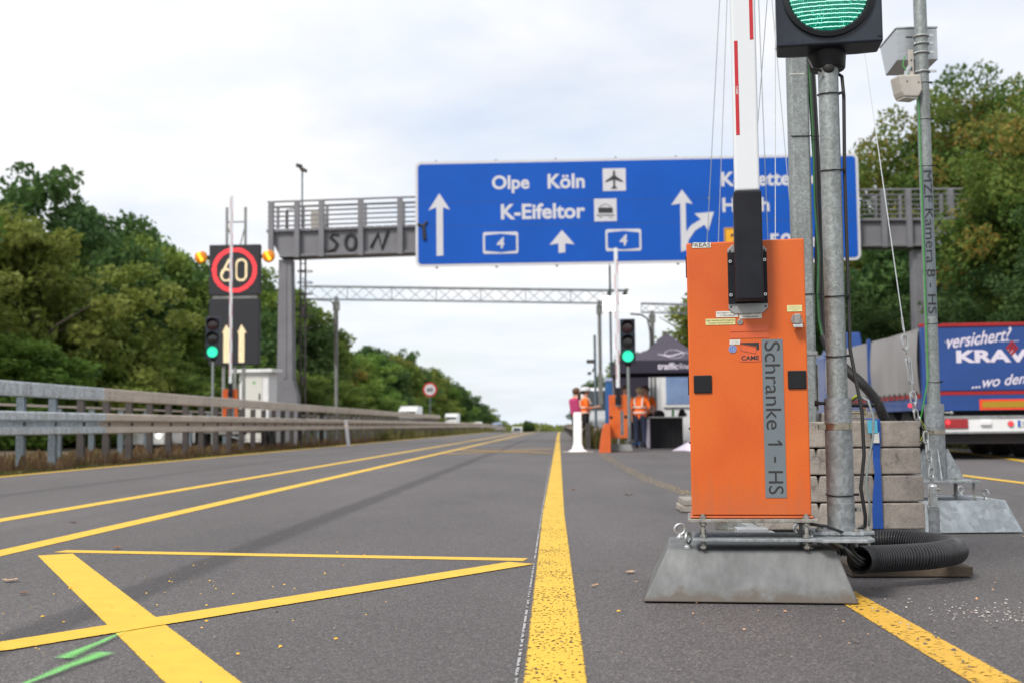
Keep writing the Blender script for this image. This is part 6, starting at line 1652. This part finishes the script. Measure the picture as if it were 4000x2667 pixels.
LT = [  # x, y, top z, width, kind, variant, label
 (-25.5, 43, 11.6, 9.0, 'leafA', 0, 'green tree at the left edge of the picture'),
 (-23.0, 50.5, 10.2, 8.5, 'leafC', 1, 'light olive tree right of the leftmost tree'),
 (-27.0, 61, 14.4, 11.0, 'leafB', 2, 'tall dark tree rising above the light olive ones at left'),
 (-21.5, 55, 8.6, 7.5, 'leafC', 3, 'lower olive tree in the front row at left'),
 (-27.0, 70, 13.9, 9.5, 'leafB', 4, 'dark thin-topped tree with sprays of twigs beyond the tall dark one'),
 (-23.6, 66, 11.4, 8.5, 'leafA', 0, 'green tree between the front olive tree and the LED sign'),
 (-26.2, 80, 13.4, 9.5, 'leafA', 1, 'mid-green tree left behind the LED sign'),
 (-23.8, 78, 11.8, 9.0, 'leafB', 2, 'dark tree directly left of the LED sign'),
 (-24.8, 90, 13.2, 9.5, 'leafA', 3, 'green tree behind the LED sign'),
 (-24.2, 101, 13.0, 9.0, 'leafB', 4, 'dark tree seen between the LED sign and the gantry column'),
 (-23.5, 108, 12.2, 8.0, 'leafA', 0, 'green tree directly behind the gantry column'),
 (-22.6, 114, 9.8, 8.0, 'leafD', 1, 'brownish green tree just right of the gantry column'),
 (-24.0, 123, 10.6, 8.5, 'leafC', 2, 'olive tree behind the slim truss pole'),
 (-21.2, 126, 8.6, 8.0, 'leafA', 3, 'bright green tree right of the slim truss pole'),
 (-22.0, 137, 10.0, 8.5, 'leafB', 4, 'dark tree in the middle of the left treeline'),
 (-21.2, 147, 9.6, 8.0, 'leafD', 0, 'yellow-green tree left above the round speed sign'),
 (-21.0, 158, 9.6, 8.0, 'leafC', 1, 'pale olive tree above the white truck'),
 (-22.2, 168, 11.6, 8.0, 'leafB', 2, 'taller dark tree above the round speed sign'),
 (-20.0, 176, 9.5, 8.0, 'leafC', 3, 'olive tree right behind the round speed sign'),
 (-20.5, 190, 9.8, 8.5, 'leafA', 4, 'green tree further right of the round speed sign'),
 (-19.4, 203, 8.3, 8.5, 'leafB', 0, 'dark tree toward the end of the left treeline'),
 (-19.2, 220, 8.0, 8.5, 'leafA', 1, 'green tree, fourth from the far end of the left treeline'),
 (-18.6, 240, 7.0, 9.0, 'leafB', 2, 'dark tree, third from the far end of the left treeline'),
 (-18.2, 265, 5.6, 9.0, 'leafC', 3, 'olive tree, second from the far end of the left treeline'),
 (-18.0, 295, 3.6, 9.0, 'leafA', 4, 'green tree at the far end of the left treeline'),
 (-9.0, 300, 1.9, 4.5, 'leafB', 0, 'small dark roundish tree where the road vanishes')]
for i, (x, y, zt, w_, kd, vr, lb) in enumerate(LT):
    z0 = zr(y) + (.1 if y < 150 else -.1)
    tree((x, y, z0), zt - z0, w_, lb, kd, vr, G1, rot=i * 1.3)
G2 = 'shrubs along the foot of the left wood'
sp_ = [(-22.0, 47, 4.5), (-20.9, 52, 4.0), (-20.2, 58, 4.6), (-20.3, 63, 3.6), (-20.6, 69, 5.0), (-20.8, 76, 4.2), (-20.6, 84, 4.6), (-20.8, 92, 4.4), (-20.6, 99, 5.2), (-20.4, 108, 4.3), (-20.0, 118, 4.4), (-19.8, 130, 4.3), (-19.6, 142, 4.5), (-19.2, 154, 4.2), (-19.0, 166, 4.2), (-18.8, 180, 4.0), (-18.6, 195, 3.6), (-18.2, 212, 3.2)]
SN = ['leftmost shrub at the foot of the wood', 'second shrub from the left at the foot of the wood', 'third shrub from the left at the foot of the wood', 'fourth shrub from the left at the foot of the wood', 'fifth shrub from the left at the foot of the wood', 'shrub just left of the far traffic light', 'shrub below the LED sign', 'shrub behind the white switch cabinet', 'shrub between the cabinet and the gantry column', 'shrub right of the gantry column foot', 'shrub beside the slim truss pole', 'first shrub right of the truss pole', 'second shrub right of the truss pole', 'shrub above the nearer white truck', 'shrub behind the round speed sign', 'shrub above the second white truck', 'shrub near the end of the wood', 'farthest shrub at the foot of the wood']
for i, (x, y, h_) in enumerate(sp_):
    tree((x, y, zr(y)), h_, h_ * 1.5, SN[i], ['leafA', 'leafC', 'leafA', 'leafB'][i % 4], i % 5, G2, 'roadside_shrub', rot=i * .9)
G3 = 'trees of the right roadside wood'
RTt = [  # fine leaved
 (16.6, 36.0, 11.6, 8.8, 'leafD', 0, 'big autumn-tinged tree at the right edge'),
 (19.9, 57.5, 17.2, 11.0, 'leafD', 1, 'tall green tree behind the slim camera pole'),
 (16.2, 60.0, 10.8, 7.4, 'leafD', 2, 'yellowing tree just right of the blue direction sign'),
 (17.2, 41.5, 10.2, 8.0, 'leafB', 2, 'green tree in front of the right end of the gantry'),
 (14.6, 31.0, 6.2, 5.8, 'leafB', 0, 'dark low tree above the lorry rear'),
 (15.6, 37.5, 7.6, 6.2, 'leafB', 1, 'dark low tree above the lorry corner post')]
for i, (x, y, zt, w_, kd, vr, lb) in enumerate(RTt):
    tree((x, y, 0), zt, w_, lb, kd, vr, G3, fine=True, rot=i * 2.1)
for i, (x, y, zt, w_, kd, vr, lb) in enumerate([(13.0, 66, 9.6, 9, 'leafB', 1, 'dark tree behind the right end of the gantry'), (14.5, 62, 9, 9, 'leafA', 2, 'green tree hidden behind the blue sign at right'), (8.6, 75, 9.0, 8.0, 'leafC', 3, 'olive tree rising behind the dark tent'),
      (5.2, 92, 6.3, 6, 'leafA', 4, 'green tree left of the tent peak behind the signal'), (3.2, 104, 4.6, 5, 'leafB', 0, 'dark small tree behind the people and the truss pole'), (15.8, 54, 9.0, 8, 'leafB', 4, 'dark tree filling the gap behind the gantry column at right'), (5.6, 125, 4.2, 7, 'leafA', 1, 'far small tree left of the tent above the guardrail'), (19, 33, 8.0, 8, 'leafB', 3, 'dark tree beyond the right-edge tree')]):
    tree((x, y, zr(y)), zt, w_, lb, kd, vr, G3, rot=i)
G4 = 'shrubs behind the lorry'
for i, (x, y, h_, lb) in enumerate([(11.8, 26, 2.6, 'dark shrub right behind the lorry rear'), (12.0, 31.5, 3.2, 'shrub beyond the lorry side'), (12.6, 51, 5.0, 'shrub beyond the lorry cab'), (12.5, 22.5, 2.4, 'shrub at the right edge beside the lorry'), (12.6, 53, 6.5, 'shrub under the right gantry column')]):
    tree((x, y, 0), h_, h_ * 1.4, lb, 'leafB', i % 3, G4, 'roadside_shrub', True, rot=i)

# far wood that reads as one mass
cs = []; n_ = 5000
fx = nr.uniform(-140, 160, n_); fy = nr.uniform(620, 700, n_)
fh = .2 + 1.5 * np.abs(np.sin(fx * .06) * np.cos(fx * .023 + 1)) + .4 * np.sin(fx * .31)
C_ = np.stack([fx, fy, -4.1 + nr.rand(n_) ** .7 * (fh + 4.6)], 1)
me = leaf_mesh('far_wood', C_, 1.2, nr.rand(n_), M['leafC']); o = bpy.data.objects.new('far_wood', me); COL.objects.link(o)
tag(o, 'distant dark wood along the horizon where the road vanishes', 'wood', kind='stuff')

def blades(name, N, xr, yr, hr, m_, lb, cat, dens=None, zf=None, bend=.5):
    x = nr.uniform(*xr, N); y = yr[0] + (yr[1] - yr[0]) * nr.rand(N) ** 1.7
    h_ = nr.uniform(hr[0], hr[1], N) * (.5 + .9 * np.abs(np.sin(x * 2.1 + y * .9) * np.cos(y * 1.7)))
    z = np.array([zr(q) for q in y]) - .03
    a_ = nr.rand(N) * 6.28; w_ = .006 + .012 * nr.rand(N) + h_ * .05
    lx, ly = np.cos(a_) * w_, np.sin(a_) * w_; bx_, by_ = np.cos(a_ + 1.3) * h_ * bend * nr.rand(N), np.sin(a_ + 1.3) * h_ * bend * nr.rand(N)
    V = np.stack([np.stack([x - lx, y - ly, z], 1), np.stack([x + lx, y + ly, z], 1), np.stack([x + bx_ + lx * .4, y + by_ + ly * .4, z + h_], 1), np.stack([x + bx_ - lx * .4, y + by_ - ly * .4, z + h_ * .96], 1)], 1).reshape(-1, 3)
    me = bpy.data.meshes.new(name); me.vertices.add(4 * N); me.vertices.foreach_set('co', V.ravel().astype(np.float32)); me.loops.add(4 * N); me.loops.foreach_set('vertex_index', np.arange(4 * N, dtype=np.int32))
    me.polygons.add(N); me.polygons.foreach_set('loop_start', np.arange(0, 4 * N, 4, dtype=np.int32)); me.update(calc_edges=True)
    at = me.attributes.new('tint', 'FLOAT', 'FACE'); at.data.foreach_set('value', nr.rand(N).astype(np.float32)); me.materials.append(m_)
    o = bpy.data.objects.new(name, me); COL.objects.link(o); return tag(o, lb, cat, kind='stuff')
blades('dry_weeds', 30000, (-12.8, -9.0), (13, 75), (.03, .24), M['weeds'], 'dry brown weeds growing under the left guardrail', 'weeds')
blades('verge_fringe', 12000, (-9.1, -8.5), (13, 75), (.02, .07), M['grassy'], 'short dry grass fringe along the left edge line', 'grass')
blades('verge_grass', 16000, (-13.3, -8.7), (60, 260), (.15, .55), M['grassy'], 'greener verge grass far along the left guardrail', 'grass')
blades('verge_grass', 14000, (9.9, 14.5), (16, 60), (.1, .45), M['grassy'], 'yellowish verge grass behind the lorry', 'grass')
blades('verge_weeds', 6000, (.6, 1.9), (34, 110), (.1, .6), M['grassy'], 'olive weeds along the guardrail near the people', 'weeds')
blades('verge_grass', 9000, (-24.5, -21.4), (30, 160), (.2, .9), M['grassy'], 'tall grass at the foot of the left wood', 'grass')

# ------------------------------------------------------------------ things lying on the asphalt
def fallen(loc, sz, rz, m_, lb):
    b = MB(); n_ = 12; pts = []
    for k in range(n_):
        a_ = 2 * math.pi * k / n_; r_ = sz * (.55 + .45 * abs(math.sin(a_ * 2.5)) + .1 * rnd.random()); pts.append((r_ * math.cos(a_), r_ * .62 * math.sin(a_), .004 + sz * .22 * rnd.random()))
    vs = [(0, 0, .003)] + pts + [(0, 0, .0022)] + [(p[0], p[1], p[2] - .0008) for p in pts]
    fs = [(0, 1 + k, 1 + (k + 1) % n_) for k in range(n_)] + [(n_ + 1, n_ + 2 + (k + 1) % n_, n_ + 2 + k) for k in range(n_)] + [(1 + k, n_ + 2 + k, n_ + 2 + (k + 1) % n_, 1 + (k + 1) % n_) for k in range(n_)]
    b.add(vs, fs); o = b.build('fallen_leaf', M[m_]); o.location = loc; o.rotation_euler = (0, 0, rz); tag(o, lb, 'leaf', 'fallen leaves on the asphalt')
fallen((-2.505, 5.36, .006), .038, .3, 'leafpale', 'curled pale leaf near the left picture edge')
fallen((-2.25, 4.94, .004), .024, 1.1, 'leafbrown', 'small reddish leaf right of the curled pale leaf')
fallen((-2.56, 6.80, .006), .034, 2.0, 'leafbrown', 'brown leaf beside the thin upper yellow stripe')
fallen((.30, 5.55, .004), .030, .8, 'leafpale', 'brown leaf between the yellow line and the ballast base')
fallen((.12, 5.10, .004), .015, .2, 'leafpale', 'tiny pale leaf nearer the yellow line than the brown leaf')
fallen((.10, 12.6, .004), .045, .6, 'leafbrown', 'brown leaf right of the yellow line farther up')
fallen((.62, 11.6, .004), .05, 2.6, 'leafbrown', 'brown leaf farther up the lane, rightmost on that stretch')
fallen((-3.6, 8.7, .004), .035, .6, 'leafbrown', 'brown leaf between the two parallel yellow lines')
fallen((2.66, 7.1, .004), .03, .6, 'leafpale', 'pale leaf in front of the clean ballast base')
def chips(name, N, gen, sz, m_, lb, cat):
    b = MB()
    for k in range(N):
        x, y = gen(); s_ = sz * (.4 + 1.2 * rnd.random() ** 2); T = Matrix.Translation((x, y, .004 + s_ * .22)) @ Matrix.Rotation(rnd.random() * 6, 4, 'Z') @ Matrix.Rotation((rnd.random() - .5) * .5, 4, 'X')
        p = [(s_ * rnd.uniform(.5, 1) * a_, s_ * rnd.uniform(.3, .7) * c_, s_ * .3 * d_) for a_, c_, d_ in ((-1, -1, -1), (1, -1, -1), (1, 1, -1), (-1, 1, -1), (-.6, -.5, 1), (.6, -.6, .8), (.5, .6, 1), (-.6, .5, .7))]
        b.add(p, [(0, 3, 2, 1), (4, 5, 6, 7), (0, 1, 5, 4), (1, 2, 6, 5), (2, 3, 7, 6), (3, 0, 4, 7)], False, T)
    o = b.build(name, m_); tag(o, lb, cat, kind='stuff')
chips('paint_crumbs', 95, lambda: (rnd.gauss(-1.75, .55), rnd.gauss(4.6, .9)), .0060, mat('yellow paint crumbs', (.8, .48, .04), .7), 'yellow paint crumbs scattered round the crossed markings', 'crumbs')
chips('grit', 170, lambda: (rnd.gauss(1.35, .5), rnd.gauss(4.1, .55)), .0065, mat('grey grit', (.14, .125, .115), .9), 'dark grit in front of the near ballast base', 'grit')
chips('pale_grit', 200, lambda: (rnd.gauss(1.50, .16), rnd.gauss(4.35, .16)), .0045, mat('pale grit', (.42, .39, .36), .9), 'patch of pale mortar crumbs at the lower right', 'grit')
chips('wood_chips', 40, lambda: (rnd.gauss(1.1, .7), rnd.gauss(4.6, .9)), .0075, mat('wood chips', (.50, .28, .15), .85), 'light wood chips scattered on the asphalt at right', 'chips')
chips('road_grit', 420, lambda: (rnd.uniform(-4.5, 2.6), 3.0 + 7 * rnd.random() ** 1.4), .0048, mat('mixed grit', (.20, .17, .15), .9), 'small mixed grit all over the near asphalt', 'grit')

# ------------------------------------------------------------------ pieces of a part hang under that part
SUB = {
 'barrier_gate': {'door': ['name_strip', 'lettering', 'label', 'cover_cap', 'torn_label', 'round_label', 'round_label_rings', 'maker_label', 'maker_mark', 'film_patch', 'lock', 'keyhole', 'connector_housing', 'connector_flange', 'connector_latch', 'connector_ribs'],
                  'arm': ['red_strip', 'strip_lettering'], 'clamp_plate': ['cap_screw', 'screw_socket'], 'mounting_plate': ['plate_hole'], 'cabinet': ['side_cap', 'rivet']},
 'led_sign_trailer': {'speed_panel': ['led_ring', 'led_digit'], 'arrow_panel': ['led_arrow']},
 'lorry': {'rear_door': ['lettering', 'diamond_stripe', 'underline'], 'bumper': ['tail_lamp', 'tail_bulb', 'number_lamp', 'marker_lamp', 'marker_bulb', 'number_plate', 'plate_band', 'bumper_lip'], 'tarpaulin': ['tarp_buckles'], 'cab': ['cab_window', 'roof_fairing']},
 'pavilion_tent': {'roof': ['swoosh_logo'], 'valance': ['lettering', 'green_logo']},
 'direction_sign': {'blue_field': ['lettering', 'arrow', 'symbol_field', 'plane_symbol', 'train_symbol', 'route_badge', 'route_badge_field', 'yellow_badge', 'yellow_badge_edge', 'yellow_badge_field', 'panel_joint', 'graffiti_mark']},
 'sign_gantry': {'beam': ['graffiti_letter'], 'ladder': ['ladder_hoop']},
 'camera_pole': {'name_strip': ['lettering'], 'foot_plate': ['anchor_bolt']},
 'traffic_light': {'flange': ['flange_bolt'], 'pole_sleeve': ['band_clamp', 'set_bolt'], 'housing': ['lens_ring', 'lens', 'visor', 'lettering', 'housing_catch']},
 'site_cabin': {'wall': ['wall_rib', 'window_frame', 'window_pane']},
 'speed_sign': {'white_face': ['lettering']},
}
base = lambda o: o.name.rsplit('.', 1)[0] if o.name[-3:].isdigit() else o.name
for r in [o for o in COL.objects if o.parent is None]:
    rules = SUB.get(base(r))
    kids = [c for c in COL.objects if c.parent == r] if (rules or base(r) in ('van', 'parked_car', 'box_truck', 'lorry')) else []
    for part, names in (rules or {}).items():
        hosts = [c for c in kids if base(c) == part]
        if hosts:
            for c in kids:
                if base(c) in names: c.parent = hosts[0]
    ws = [c for c in kids if base(c) == 'wheel']; rims = [c for c in kids if base(c) == 'rim']
    for w_, m_ in zip(ws, rims): m_.parent = w_
